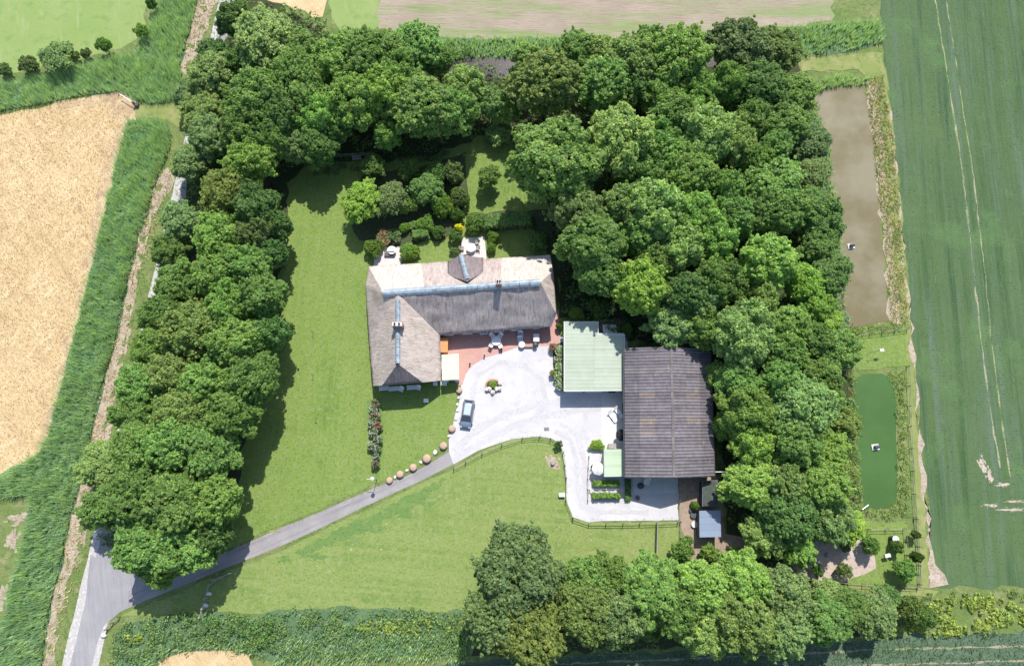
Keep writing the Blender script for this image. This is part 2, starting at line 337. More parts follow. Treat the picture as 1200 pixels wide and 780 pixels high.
def blades(name, polys, dens, h, w, lean, mat, label=None, cat=None, nb=3, zf=None, world=False, leandir=None, row=None):
    Vs = []
    for px in polys:
        poly = [W(*p) for p in px] if not world else px
        X, Y = sample(poly, dens); n = len(X)
        if row:
            a, sp = row; c, s = math.cos(a), math.sin(a); U = X*c+Y*s; T = -X*s+Y*c
            U = np.round(U/sp)*sp+rng.normal(0, sp*.12, n); X = U*c-T*s; Y = U*s+T*c
        hn = 1+.35*hnoise(X, Y, .6)+.15*hnoise(X, Y, 2.3, 2)
        base_dir = rng.uniform(0, 2*np.pi, n)
        for b in range(nb):
            a = base_dir+b*2*np.pi/nb+rng.normal(0, .4, n); L = lean*h*rng.uniform(.3, 1.2, n); H = h*hn*rng.uniform(.7, 1.15, n)
            if leandir: dx = L*np.cos(a)*.6+leandir[0]*H; dy = L*np.sin(a)*.6+leandir[1]*H
            else: dx = L*np.cos(a); dy = L*np.sin(a)
            px_ = -np.sin(a)*w*.5*rng.uniform(.6, 1.4, n); py_ = np.cos(a)*w*.5
            z0 = np.zeros(n)
            v = np.stack([np.stack([X-px_, Y-py_, z0], 1), np.stack([X+px_, Y+py_, z0], 1), np.stack([X+dx, Y+dy, H], 1)], 1)
            Vs.append(v.reshape(-1, 3))
    me = np_mesh(name, np.concatenate(Vs), 3, M[mat])
    o = link(name, me); return tag(o, label, cat, kind='stuff')
def leaf_cloud(cen, rad, n_per, size, up=.35, flat=.8, sd=0, elong=1.5):
    """cen (k,3), rad (k,), returns quads verts; leaves on little tufts, facing outwards"""
    g = np.random.default_rng(sd); k = len(cen); N = k*n_per
    c = np.repeat(cen, n_per, 0); r = np.repeat(rad, n_per)
    d = g.normal(size=(N, 3)); d[:, 2] = np.abs(d[:, 2])*1.0-.25; d /= np.linalg.norm(d, axis=1)[:, None]
    p = c+d*(r*g.uniform(.55, 1.1, N))[:, None]*np.array([1, 1, flat])
    nrm = d+g.normal(size=(N, 3))*.55+np.array([0, 0, up]); nrm /= np.linalg.norm(nrm, axis=1)[:, None]
    t = np.cross(nrm, g.normal(size=(N, 3))); t /= np.linalg.norm(t, axis=1)[:, None]; b = np.cross(nrm, t)
    s = (size*g.uniform(.6, 1.35, N))[:, None]; t = t*s*.5*elong; b = b*s*.5
    mid = t*.1
    V = np.stack([p-t, p+b+mid, p+t, p-b+mid], 1)
    return V.reshape(-1, 3)

def patch(name, x, y, rx, ry, mat, n=40, bits=5):
    p = W(x, y); k = mpp(x, y)
    g = random.Random(int(x*7+y)); ph = [g.uniform(0, 6.28) for _ in range(5)]
    def blob(c, ax, ay, n):
        return [(c[0]+ax*q*math.cos(t), c[1]+ay*q*math.sin(t), 0) for t, q in ((2*math.pi*i/n, 1+.22*math.sin(2*(2*math.pi*i/n)+ph[0])+.2*math.sin(3*(2*math.pi*i/n)+ph[1])+.14*math.sin(7*(2*math.pi*i/n)+ph[2])+g.uniform(-.14, .14)) for i in range(n))]
    area(name, blob(p, rx*k, ry*k, n), mat, 0, 9, world=True)
    for _ in range(bits):
        a = g.uniform(0, 6.28); q = g.uniform(1.1, 1.9); s = g.uniform(.12, .35)
        area(name, blob((p[0]+rx*k*q*math.cos(a), p[1]+ry*k*q*math.sin(a)), rx*k*s, ry*k*s, 14), mat, 0, 9, world=True)
# ------------------------------------------------------------ tree and shrub kinds
def crown_mesh(name, r, h, zc, lobes, lobe_r, clump, n_leaf, size, sd, dens=1.0, up=.35, low=-.35, inner=.12, base=.62):
    g = np.random.default_rng(sd); L = [(0, 0, zc+r*.05, r*base)]
    ga = 2.39996
    for i in range(lobes):
        q = (i+.5)/lobes; el = math.asin(min(1, .05+.9*q))-R(8); a = i*ga+g.uniform(-.3, .3)+sd
        lr = lobe_r*r*g.uniform(.6, 1.3); rr = (r-lr)*g.uniform(.8, 1.22)
        L.append((rr*math.cos(el)*math.cos(a), rr*math.cos(el)*math.sin(a), zc+(h-zc-lr)*math.sin(max(el, -.2))*g.uniform(.85, 1.05), lr))
    cs = []; 
    for li, (x, y, z, lr) in enumerate(L):
        k = int(4*math.pi*lr*lr/(clump*clump*2.0)*dens)+3
        d = g.normal(size=(k*2, 3)); d /= np.linalg.norm(d, axis=1)[:, None]; d = d[d[:, 2] > low][:k]
        p = np.array([x, y, z])+d*lr*g.uniform(.82, 1.06, len(d))[:, None]*np.array([1, 1, .9])
        keep = np.ones(len(p), bool)
        for lj, (x2, y2, z2, r2) in enumerate(L):
            if lj != li: keep &= (np.linalg.norm((p-np.array([x2, y2, z2]))/np.array([1, 1, .9]), axis=1) > r2*.8)
        cs.append(p[keep])
    cs = np.concatenate(cs)
    k = int(len(cs)*inner); d = g.normal(size=(k, 3)); d /= np.linalg.norm(d, axis=1)[:, None]
    cs = np.concatenate([cs, np.array([0, 0, zc])+d*(r*.6*g.uniform(.3, 1, k))[:, None]])
    cs = cs[cs[:, 2] > clump*.5]
    k = int(len(cs)*.1); j = g.integers(0, len(cs), k); ax = cs[j]-np.array([0, 0, zc]); cs = np.concatenate([cs, np.array([0, 0, zc])+ax*g.uniform(1.05, 1.2, k)[:, None]])
    rad = clump*g.uniform(.7, 1.3, len(cs)); rad[-k:] *= .62
    V = leaf_cloud(cs, rad, n_leaf, size, up, .7, sd+1)
    return np_mesh(name, V, 4, M['leaf'])
def trunk_mesh(name, r, h, zc, sd):
    g = random.Random(sd); b = MB(); tr = max(.05, r*.05)
    b.tube([(0, 0, 0), (g.uniform(-.1, .1), g.uniform(-.1, .1), zc*.45), (g.uniform(-.2, .2), g.uniform(-.2, .2), zc)], [tr*1.3, tr, tr*.6], 8)
    for i in range(6):
        a = i*1.05+g.uniform(-.3, .3); z = zc*g.uniform(.45, .8)
        b.tube([(0, 0, z), (math.cos(a)*r*.3, math.sin(a)*r*.3, z+r*.25), (math.cos(a)*r*.65, math.sin(a)*r*.65, z+r*.55)], [tr*.55, tr*.35, tr*.12], 5)
    me = bpy.data.meshes.new(name); me.from_pydata(b.v, [], b.f); me.materials.append(M['bark']); return me
KIND = {}
def kind(k, r, h, zc, **kw):
    KIND.setdefault(k, []).append((crown_mesh('crown', r, h, zc, sd=len(KIND)*17+len(KIND.get(k, []))*5+3, **kw), trunk_mesh('trunk', r, h, zc, len(KIND)), r, h, zc))
for i in range(4): kind('oak', 5, 11.5, 6.4, lobes=26, lobe_r=.27, clump=.42, n_leaf=27, size=.25, up=1.0, low=-.5, base=.8)
for i in range(4): kind('ash', 5, 11.5, 6.4, lobes=32, lobe_r=.21, clump=.5, n_leaf=32, size=.23, dens=.9, up=.8, low=-.5, base=.76)
for i in range(4): kind('fine', 5, 11.5, 6.4, lobes=22, lobe_r=.3, clump=.34, n_leaf=20, size=.2, dens=.9, up=1.0, low=-.5, base=.82)
for i in range(3): kind('small', 2, 3.6, 1.9, lobes=9, lobe_r=.42, clump=.3, n_leaf=26, size=.16, low=-.7)
for i in range(2): kind('bush', 2, 2.2, 1.0, lobes=8, lobe_r=.45, clump=.26, n_leaf=26, size=.13, low=-.8)
for i in range(2): kind('ball', 1, 1.7, .85, lobes=5, lobe_r=.62, clump=.16, n_leaf=22, size=.09, low=-.9)
for i in range(2): kind('loose', 1, 1.4, .7, lobes=8, lobe_r=.38, clump=.2, n_leaf=16, size=.12, dens=.6, low=-.8)
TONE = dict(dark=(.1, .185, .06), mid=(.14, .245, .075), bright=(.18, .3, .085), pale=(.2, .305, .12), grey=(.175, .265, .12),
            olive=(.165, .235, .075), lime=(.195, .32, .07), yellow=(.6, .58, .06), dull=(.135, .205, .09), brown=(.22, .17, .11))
cnt = [0]
def plant(px, py, rp, h, k, tone, label, cat='tree', group=None, name='broadleaf_tree', sq=1.0, rot=None, flowers=None):
    cnt[0] += 1; i = cnt[0]
    cr, tk, r0, h0, zc0 = KIND[k][i % len(KIND[k])]
    z = h*(zc0/h0)+.15*h*(k in ('oak', 'ash', 'fine'))
    p = W(px, py, z); Rr = rp*mpp(px, py, z)
    t = empty(name, (p.x, p.y, 0), rot if rot is not None else (i*1.7) % 6.28, label, cat, group)
    e = random.Random(i*7).uniform(-.1, .1)*(k in ('oak', 'ash', 'fine')); t.scale = (Rr/r0*(1+e), Rr/r0*sq*(1-e), h/h0)
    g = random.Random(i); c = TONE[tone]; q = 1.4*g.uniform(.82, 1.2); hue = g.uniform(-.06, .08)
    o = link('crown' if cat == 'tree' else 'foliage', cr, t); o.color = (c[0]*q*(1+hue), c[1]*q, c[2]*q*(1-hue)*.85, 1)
    link('trunk' if cat == 'tree' else 'stem', tk, t)
    if flowers:
        o2 = link('blossoms', BLOS[flowers], t)
    return t
def blos(col, sd):
    g = np.random.default_rng(sd); n = 46; d = g.normal(size=(n, 3)); d[:, 2] = abs(d[:, 2]); d /= np.linalg.norm(d, axis=1)[:, None]
    p = d*np.array([1.02, 1.02, .72])+np.array([0, 0, .72]); return np_mesh('blossoms', leaf_cloud(p, np.full(n, .09), 4, .13, .6, .8, sd, 1.0), 4, M[col])
BLOS = dict(white=blos('petal_white', 1), pink=blos('petal_pink', 2), orange=blos('petal_orange', 3))

# ------------------------------------------------------------ the ground, from the bottom sheet up
def stripe(name, pts, wpx, mat, jit=.12):
    P = [W(*p) for p in pts]; L = []; Rr = []
    for i, p in enumerate(P):
        d = (P[min(i+1, len(P)-1)]-P[max(i-1, 0)]).normalized(); n = Vector((-d.y, d.x, 0)); L.append(p+n*wpx/2); Rr.append(p-n*wpx/2)
    return area(name, L+Rr[::-1], mat, jit, 1.2, world=True)

area('ground', [(-2500, -2500, 0), (2500, -2500, 0), (2500, 2500, 0), (-2500, 2500, 0)], 'rough', 0, 1e9, 0, world=True)
SE = [(160, 138), (135, 200), (120, 270), (101, 350), (82, 420), (62, 495), (52, 520), (46, 530), (30, 542), (0, 552)]
area('straw_field', [(-700, 190), (0, 133), (60, 122), (140, 108), (160, 118)]+SE+[(-700, 640)], 'straw', .5)
area('barley_margin', [(142, 108), (160, 118), (160, 138), (135, 200), (120, 270), (101, 350), (82, 420), (62, 495), (46, 530), (38, 534), (54, 495), (72, 420), (90, 350), (108, 270), (121, 200), (140, 145), (120, 122), (70, 128), (70, 122), (110, 112)], 'straw_edge', .7)
area('pasture', [(-900, -280), (195, -280), (178, 0), (168, 28), (158, 45), (130, 60), (60, 75), (0, 88), (-900, 170)], 'pasture', .6)
area('lower_field', [(-700, 660), (0, 583), (33, 590), (22, 640), (8, 700), (-2, 744), (-40, 900), (-700, 900)], 'rough', .6)
patch('dry_patch', 22, 606, 10, 5, 'dry'); patch('dry_patch', 14, 632, 5, 12, 'dry'); patch('dry_patch', 2, 700, 6, 12, 'dry')
area('bare_field', [(443, -300), (985, -300), (975, 26), (900, 32), (760, 44), (600, 44), (470, 42), (443, 34)], 'soil', .5)
area('stubble_patch', [(292, -250), (385, -250), (386, 6), (378, 20), (345, 12), (318, 0)], 'straw', .8)
area('grass_field', [(386, -300), (443, -300), (443, 34), (425, 42), (400, 36), (387, 20)], 'pasture', .4)
area('crop_field', [(1030, -300), (1900, -300), (1900, 690), (1200, 688), (1100, 688), (1092, 640), (1080, 520), (1072, 440), (1066, 350), (1052, 200), (1038, 80), (1030, 0)], 'crop', .35)
area('lower_crop_field', [(360, 795), (540, 776), (700, 767), (900, 757), (1010, 750), (1060, 743), (1200, 739), (1900, 730), (1900, 1300), (360, 1300)], 'crop_low', .35)
area('straw_patch', [(175, 800), (182, 772), (215, 764), (255, 761), (290, 766), (300, 780), (300, 900), (140, 900)], 'straw', .5)
# verges and dry litter strips
area('dry_strip', [(246, -80), (273, -80), (255, 0), (240, 40), (226, 80), (217, 88), (210, 80), (215, 60), (224, 30), (233, 0)], 'dry', .4)
area('dry_strip', [(200, 195), (205, 210), (183, 245), (168, 295), (158, 345), (150, 400), (140, 445), (130, 490), (128, 520), (112, 565), (104, 600), (97, 640), (84, 670), (75, 700), (66, 760), (60, 800), (48, 800), (56, 735), (66, 690), (78, 630), (91, 565), (104, 520), (110, 484), (122, 441), (133, 401), (143, 351), (158, 294), (172, 240), (183, 205)], 'dry', .5)
REED = [[(197, -60), (188, 0), (175, 35), (160, 62), (120, 72), (70, 88), (0, 100), (-300, 130), (-300, 175), (0, 131), (60, 120), (110, 110), (140, 108), (158, 119), (180, 122), (205, 119), (213, 108), (214, 88), (210, 78), (222, 40), (232, 0), (243, -60)],
        [(150, 142), (180, 140), (196, 145), (202, 160), (197, 182), (186, 205), (176, 240), (159, 294), (145, 351), (135, 401), (123, 441), (112, 484), (106, 520), (94, 565), (82, 610), (72, 660), (60, 705), (53, 751), (47, 800), (38, 860), (-40, 860), (0, 744), (11, 701), (25, 644), (36, 593), (36, 580), (0, 583), (-200, 600), (-200, 570), (0, 556), (25, 545), (46, 530), (60, 500), (80, 425), (99, 350), (118, 270), (133, 205)]]
area('reed_bank', REED[0], 'reed_ground', .4); area('reed_bank', REED[1], 'reed_ground', .4)
area('crossing_track', [(157, 122), (182, 123), (212, 121), (219, 130), (213, 150), (200, 142), (180, 138), (160, 138)], 'path_grass', .2)
# road, pale edges, drive
RL = [(50, 870), (72, 780), (110, 624), (135, 515), (162, 398), (187, 292), (207, 205), (226, 120), (242, 62), (257, 0), (280, -100), (320, -280)]
def off(p, d): return [(x+d*(1-.25*(780-y)/780), y) for x, y in p]
def RLX(y): return 244-.27*y if y < 90 else np.interp(y, [195, 295, 400, 490, 565, 640, 700, 780], [193, 163, 147, 122, 103, 88, 68, 55])
area('road_edge', RL+off(RL, 43)[::-1], 'verge_edge', .06)
area('road', off(RL, 10)+off(RL, 36)[::-1], 'asphalt', .05)
area('road_mouth', [(106, 650), (118, 655), (150, 672), (165, 672), (267, 645), (267, 664.5), (193, 694), (142, 716), (122, 732), (112, 760), (100, 782), (92, 780)], 'asphalt', .05)
area('drive_edge', [(255, 660), (267, 644), (310, 624), (376, 597), (439, 569.5), (472, 558), (500, 543), (526, 528), (533, 546), (499, 562.5), (413, 602.5), (340, 637), (266, 667), (193, 697), (193, 692), (250, 668)], 'rough', .15)
area('drive', [(150, 692), (267, 646), (311, 626), (377, 598.5), (439, 571), (472, 560), (500, 545), (527, 528), (532, 543), (499, 560), (413, 600), (340, 635), (266, 664.5), (193, 694), (150, 712)], 'asphalt2', .05)
# the lawns
area('lawn', [(332, 205), (362, 150), (640, 150), (660, 380), (540, 440), (530, 505), (520, 523), (500, 541), (472, 556), (439, 567), (376, 595), (310, 622), (267, 642), (230, 660), (262, 560), (300, 450), (322, 330)], 'lawn', .2)
area('meadow', [(140, 721), (193, 700), (266, 669), (340, 640), (413, 605), (499, 564), (532, 549), (560, 530), (600, 515), (645, 514), (660, 530), (663, 588), (671, 607), (690, 613), (795, 611), (792, 660), (760, 700), (545, 720), (470, 713), (390, 712), (300, 718), (240, 716), (170, 722)], 'meadow', .2)
# woodland floors
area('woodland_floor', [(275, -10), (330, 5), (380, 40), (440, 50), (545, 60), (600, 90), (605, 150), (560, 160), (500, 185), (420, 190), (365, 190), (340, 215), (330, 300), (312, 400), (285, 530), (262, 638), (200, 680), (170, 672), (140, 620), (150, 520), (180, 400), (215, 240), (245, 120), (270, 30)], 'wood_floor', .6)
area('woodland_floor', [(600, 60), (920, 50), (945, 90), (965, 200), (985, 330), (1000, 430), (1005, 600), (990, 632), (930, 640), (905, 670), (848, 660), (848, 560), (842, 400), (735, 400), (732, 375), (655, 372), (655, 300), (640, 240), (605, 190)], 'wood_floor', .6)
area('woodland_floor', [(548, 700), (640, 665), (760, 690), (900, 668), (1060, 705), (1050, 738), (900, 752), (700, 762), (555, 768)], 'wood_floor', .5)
# the moat behind the trees and the ponds
area('moat', [(520, 72), (556, 67), (600, 69), (700, 62), (800, 56), (850, 54), (860, 66), (845, 78), (700, 84), (610, 92), (560, 92), (525, 90)], 'moat_water', .25)
area('pond', [(955, 108), (985, 102), (1011, 101), (1018, 120), (1024, 160), (1028, 220), (1034, 290), (1039, 345), (1041, 377), (1010, 382), (986, 383), (975, 330), (968, 240), (960, 160)], 'brown_water', .2)
area('pond', [(1000, 450), (1003, 443), (1012, 438), (1034, 437), (1044, 442), (1049, 456), (1050, 490), (1051, 530), (1052, 575), (1049, 588), (1040, 595), (1013, 596), (1009, 570), (1005, 510)], 'green_water', .12)
area('pond_bank', [(1014, 80), (1036, 75), (1046, 160), (1060, 330), (1064, 378), (1042, 378), (1036, 290), (1026, 200), (1020, 130)], 'dry', .5)
area('grass_path', [(938, 72), (1000, 64), (1034, 62), (1040, 100), (1052, 210), (1063, 330), (1072, 440), (1078, 560), (1086, 620), (1088, 688), (1078, 688), (1074, 600), (1062, 440), (1050, 330), (1040, 220), (1027, 100), (1005, 82), (940, 84)], 'path_grass', .3)
area('grass_strip', [(1002, 392), (1062, 386), (1064, 428), (1004, 434)], 'lawn', .3)
area('dry_edge', [(1034, 100), (1050, 200), (1065, 350), (1072, 430), (1080, 520), (1090, 620), (1099, 660), (1112, 688), (1092, 689), (1086, 620), (1076, 520), (1069, 430), (1063, 350), (1049, 200)], 'dry', .5)
area('paddock', [(960, 612), (1060, 610), (1072, 640), (1074, 684), (1020, 686), (930, 678)], 'lawn', .3)
area('orchard_soil', [(935, 640), (960, 628), (1005, 622), (1016, 640), (1028, 668), (1000, 680), (960, 680), (920, 672)], 'orchard_soil', .6)
area('field_track', [(880, 672), (960, 682), (1075, 690), (1100, 692), (1092, 700), (1000, 692), (900, 684)], 'path_grass', .3)
area('pond_shallow', [(953, 130), (962, 140), (972, 190), (978, 240), (984, 300), (988, 360), (992, 383), (975, 383), (962, 300), (950, 200)], 'reed_ground', .8)
# tramlines through the crops
stripe('tramline', [(1080, -100), (1096, 0), (1112, 100), (1128, 200), (1139, 300), (1150, 400), (1160, 480), (1172, 548)], .2, 'dry_track')
stripe('tramline', [(1090, -100), (1109, 0), (1124, 100), (1140, 200), (1152, 300), (1162, 400), (1172, 480), (1184, 560)], .13, 'dry_track')
stripe('tramline', [(560, 782), (740, 774), (880, 768), (1040, 760), (1200, 757), (1500, 750)], .22, 'soil')
stripe('tramline', [(850, 792), (960, 783), (1040, 778), (1200, 774), (1500, 768)], .18, 'soil')
# yards round the buildings
area('gravel_yard', [(541, 438), (538, 470), (530, 498), (526, 515), (526, 529), (531.5, 544), (560, 528), (600, 514), (626, 511), (646, 513), (656, 519), (660, 532), (663, 560), (664, 587), (671, 605), (690, 611), (795, 609), (795, 560), (740, 560), (735, 395), (655, 395), (655, 380), (640, 380), (600, 380)], 'gravel', .1)
for k, tr in enumerate(([(534, 536), (560, 520), (600, 500), (640, 488), (680, 480), (704, 478)], [(533, 530), (552, 508), (585, 488), (630, 474), (680, 468), (704, 468)], [(650, 505), (668, 515), (676, 540), (677, 570), (682, 594), (700, 600), (760, 600)], [(655, 495), (677, 508), (684, 540), (684, 565), (688, 590)], [(545, 520), (552, 490), (553, 465), (560, 440), (585, 425), (615, 428), (635, 445), (640, 470), (625, 492)])):
    stripe('wheel_track', tr, 1.1 if k < 2 else .8, 'gravel_track', .2)
area('brick_terrace', [(505, 380), (648, 366), (650, 392), (646, 402), (640, 405), (610, 405), (600, 409), (588, 413), (568, 419), (554, 428), (546, 437), (542, 451), (537, 452), (530, 440), (505, 440)], 'paving', .04)
area('side_path', [(646, 370), (655, 362), (656, 405), (648, 410), (642, 404)], 'paving', .05)
area('concrete_slab', [(705, 455), (735, 455), (735, 526), (705, 526)], 'concrete', .02)
area('concrete_slab', [(742, 556), (794, 556), (794.5, 577), (742, 578)], 'concrete', .02)
area('white_terrace', [(440, 291), (471, 289), (470, 316), (437, 318)], 'slab', .05)
area('white_terrace', [(541, 279), (568, 277), (571, 312), (540, 312)], 'slab', .05)
area('yard_soil', [(795, 556), (845, 556), (850, 625), (884, 632), (872, 652), (796, 656), (800, 628), (795, 609)], 'yard_soil', .2)
area('garden_bed', [(402, 238), (425, 205), (500, 195), (545, 178), (548, 236), (538, 262), (520, 285), (500, 283), (470, 290), (440, 286), (420, 282)], 'bed_soil', .3)
area('garden_bed', [(545, 250), (640, 246), (655, 262), (655, 360), (645, 300), (625, 268), (548, 270)], 'bed_soil', .3)
area('garden_bed', [(430, 468), (447, 466), (448, 520), (444, 560), (438, 560), (434, 520)], 'lush', .3)
area('garden_bed', [(647, 405), (661, 400), (661, 460), (652, 452), (648, 430)], 'bed_soil', .2)
for q in ((1151, 545, 4, 7), (1160, 558, 3, 6), (1176, 568, 6, 2), (1162, 592, 7, 1.6), (1185, 597, 12, 1.5), (1188, 587, 9, 1), (1096, 676, 6, 4)): patch('bare_soil', *q, 'orchard_soil')
area('lush_strip', [(345, 647), (370, 634), (400, 619), (430, 604), (460, 590), (490, 575), (512, 564), (524, 560), (518, 569), (500, 583), (478, 597), (455, 608), (430, 620), (405, 631), (380, 642), (356, 651)], 'lush', .35, .6)
for q in ((372, 652, 12, 3), (440, 620, 12, 3), (500, 590, 9, 3), (335, 655, 8, 3), (415, 632, 9, 3), (475, 604, 9, 3)): patch('lush_patch', *q, 'lush', 40, 6)
g_ = random.Random(3)
for i in range(34):
    y = 100+i*20 if i > 3 else 10+i*22; x = RLX(y); patch('grass_patch', x+g_.uniform(-5, 6), y, g_.uniform(2, 4), g_.uniform(3.5, 7), 'rough', 22, 0)
for q in ((648, 542, 6.5, 8), (630, 640, 10, 3), (618, 636, 6, 3), (694, 648, 6, 3.5), (703, 664, 5, 3), (320, 622, 6, 1.1)): patch('worn_patch', *q, 'dry' if q[0] == 648 else 'path_grass', 24, 4)
# ------------------------------------------------------------ vegetation nobody could count
blades('reeds', REED, 15, 1.6, .11, .7, 'reed', 'dense green reed bed filling the ditches left of the road', 'reeds', 3, leandir=(.12, .1))
MAR = [[(470, 44), (600, 46), (760, 46), (900, 35), (975, 28), (1030, 24), (1034, 50), (985, 62), (945, 66), (850, 56), (800, 57), (700, 62), (600, 68), (556, 68), (520, 72), (480, 60)],
       [(948, 100), (985, 88), (1015, 92), (1016, 101), (985, 102), (955, 108)]]
area('moat_bank', MAR[0], 'reed_ground', .4)
blades('marsh_reeds', MAR, 7, 1.4, .17, .3, 'reed', 'green reeds along the far bank of the moat and pond head', 'reeds', 3)
ROUGH = [[(1014, 92), (1034, 90), (1046, 160), (1060, 330), (1064, 378), (1044, 378), (1037, 290), (1026, 200)], [(985, 384), (1062, 378), (1066, 386), (1000, 394)],
         [(1040, 436), (1062, 436), (1064, 600), (1056, 606), (1012, 602), (1012, 596), (1036, 596), (1050, 586), (1052, 520), (1050, 470)], [(993, 430), (1000, 440), (1004, 500), (1010, 596), (998, 600)]]
blades('bank_grass', ROUGH[:1], 7, .45, .12, .9, 'dryleaf', 'dry stems and rough grass on the pond bank', 'grass', 3)
blades('bank_grass', ROUGH, 9, .5, .12, .9, 'roughleaf', 'rough green grass round the two ponds', 'grass', 3)
blades('verge_grass', [[(230, -20), (290, -20), (262, 60), (250, 100), (228, 170), (215, 240), (190, 330), (170, 420), (140, 520), (105, 640), (75, 780), (60, 780), (95, 610), (128, 500), (150, 400), (170, 290), (203, 190), (214, 130), (214, 90), (226, 80)]], 3, .3, .12, .7, 'roughleaf', 'rough grass verge between reeds and road', 'grass', 2)
blades('dry_stems', [[(233, 0), (255, 0), (226, 80), (211, 80)], [(183, 205), (205, 200), (158, 345), (130, 490), (112, 565), (97, 640), (60, 780), (50, 780), (78, 630), (104, 520), (133, 401), (158, 294)]], 4, .5, .12, .9, 'dryleaf', 'dead broken stems littering the verge strip', 'grass', 2)
CR = [[(1030, -40), (1300, -40), (1300, 690), (1200, 688), (1100, 688), (1092, 640), (1080, 520), (1072, 440), (1066, 350), (1052, 200), (1038, 80), (1030, 0)]]
blades('cereal_plants', CR, 6, .07, .1, 3.0, 'cropleaf', 'dense dark green cereal crop in drilled rows', 'crop', 2, row=(math.pi/2-.1, .5))
blades('cereal_plants', [[(360, 797), (540, 778), (700, 769), (900, 759), (1010, 752), (1060, 745), (1200, 741), (1300, 738), (1300, 840), (360, 840)]], 8, .3, .13, 1.0, 'cropleaf', 'grey green cereal crop along the bottom edge', 'crop', 2, row=(.03, .4))
blades('barley', [[(-60, 138), (0, 134), (60, 124), (140, 112), (157, 125)]+[(x-7, y) for x, y in SE]+[(-60, 558)]], 12, .16, .07, 2.2, 'strawleaf', 'flattened ripe barley lying in swirls', 'crop', 2, leandir=(.5, .35))
# leafy bands built of low mounds
def mounds(name, polys, dens, rad, hgt, size, n, mat, label, cat, color=None, sd=5):
    Vs = []
    for px in polys:
        X, Y = sample([W(*p) for p in px], dens); k = len(X)
        r = rad*rng.uniform(.6, 1.3, k); Z = hgt*rng.uniform(.3, 1, k)*(1+.3*hnoise(X, Y, .5))
        Vs.append(leaf_cloud(np.stack([X, Y, Z], 1), r, n, size, .5, .6, sd))
    o = link(name, np_mesh(name, np.concatenate(Vs), 4, M[mat]))
    if color: o.color = (*color, 1)
    return tag(o, label, cat, kind='stuff')
BAND = [(135, 745), (150, 727), (200, 722), (240, 718), (300, 720), (340, 715), (410, 712), (480, 714), (548, 716), (548, 764), (470, 768), (400, 770), (320, 772), (290, 764), (250, 758), (200, 763), (180, 775), (175, 795), (130, 795)]
area('bank', BAND, 'reed_ground', .4)
mounds('hedge_bank', [BAND], 1.7, .7, .7, .17, 30, 'leaf', 'low tangled green scrub along the ditch below the meadow', 'scrub', (.2, .32, .12))
mounds('hedge_bank', [[(235, 722), (330, 724), (320, 760), (300, 765), (285, 745), (235, 740)]], 1.2, .7, 1.5, .2, 30, 'leaf', 'darker green thicket in the scrub below the fence', 'scrub', (.14, .27, .08), 6)
blades('ditch_reeds', [[(170, 755), (300, 750), (310, 768), (285, 763), (250, 758), (200, 763), (175, 790), (150, 790)], [(395, 735), (548, 738), (548, 775), (320, 778), (330, 750)]], 8, 1.1, .15, .35, 'reed', 'pale reeds at the foot of the scrub bank', 'reeds', 3)
YB = [[(1075, 712), (1110, 700), (1150, 695), (1175, 702), (1190, 708), (1230, 706), (1230, 728), (1190, 728), (1155, 735), (1110, 745), (1060, 742), (1035, 744), (1020, 748), (1040, 735), (1062, 728)], [(410, 730), (440, 728), (540, 722), (545, 738), (480, 740), (415, 742)], [(150, 745), (170, 738), (172, 752), (152, 762)]]
mounds('giant_leaf_plants', YB, 2.0, .5, .6, .24, 20, 'limeleaf', 'bright yellow green broad leaved plants along the field margin', 'plants')
mounds('margin_scrub', [[(1075, 700), (1100, 694), (1200, 692), (1260, 692), (1260, 700), (1190, 706), (1150, 695), (1110, 700), (1080, 712)], [(1190, 728), (1260, 726), (1260, 736), (1120, 744), (1155, 735)]], .8, .5, .4, .2, 20, 'leaf', 'low green margin growth between the two crop fields', 'scrub', (.2, .3, .1))
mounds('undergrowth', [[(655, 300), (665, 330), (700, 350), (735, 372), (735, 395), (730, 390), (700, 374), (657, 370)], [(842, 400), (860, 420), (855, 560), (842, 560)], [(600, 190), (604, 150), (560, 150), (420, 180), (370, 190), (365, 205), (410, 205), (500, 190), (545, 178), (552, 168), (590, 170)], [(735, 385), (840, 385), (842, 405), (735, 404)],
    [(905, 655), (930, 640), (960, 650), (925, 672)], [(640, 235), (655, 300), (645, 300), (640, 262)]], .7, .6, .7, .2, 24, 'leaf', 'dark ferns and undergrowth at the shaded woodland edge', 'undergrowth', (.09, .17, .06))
mounds('pond_edge_growth', [[(946, 100), (956, 105), (968, 240), (975, 330), (988, 385), (1003, 440), (1000, 460), (990, 420), (965, 340), (950, 230)], [(990, 460), (1003, 480), (1008, 600), (995, 622), (985, 600), (992, 520)], [(1045, 436), (1060, 438), (1062, 520), (1062, 600), (1054, 606), (1014, 603), (1013, 597), (1040, 596), (1052, 585), (1053, 520), (1051, 460)]], 1.3, .6, .7, .15, 28, 'leaf', 'pale green waterside growth between wood and ponds', 'undergrowth', (.24, .36, .12))
mounds('far_scrub', [[(360, 20), (400, 40), (440, 50), (445, 60), (420, 62), (380, 50), (350, 30)], [(335, 25), (385, 30), (400, 60), (370, 75)]], .35, .7, .6, .2, 20, 'leaf', 'patchy scrub and weeds behind the tree belt', 'scrub', (.12, .17, .07))

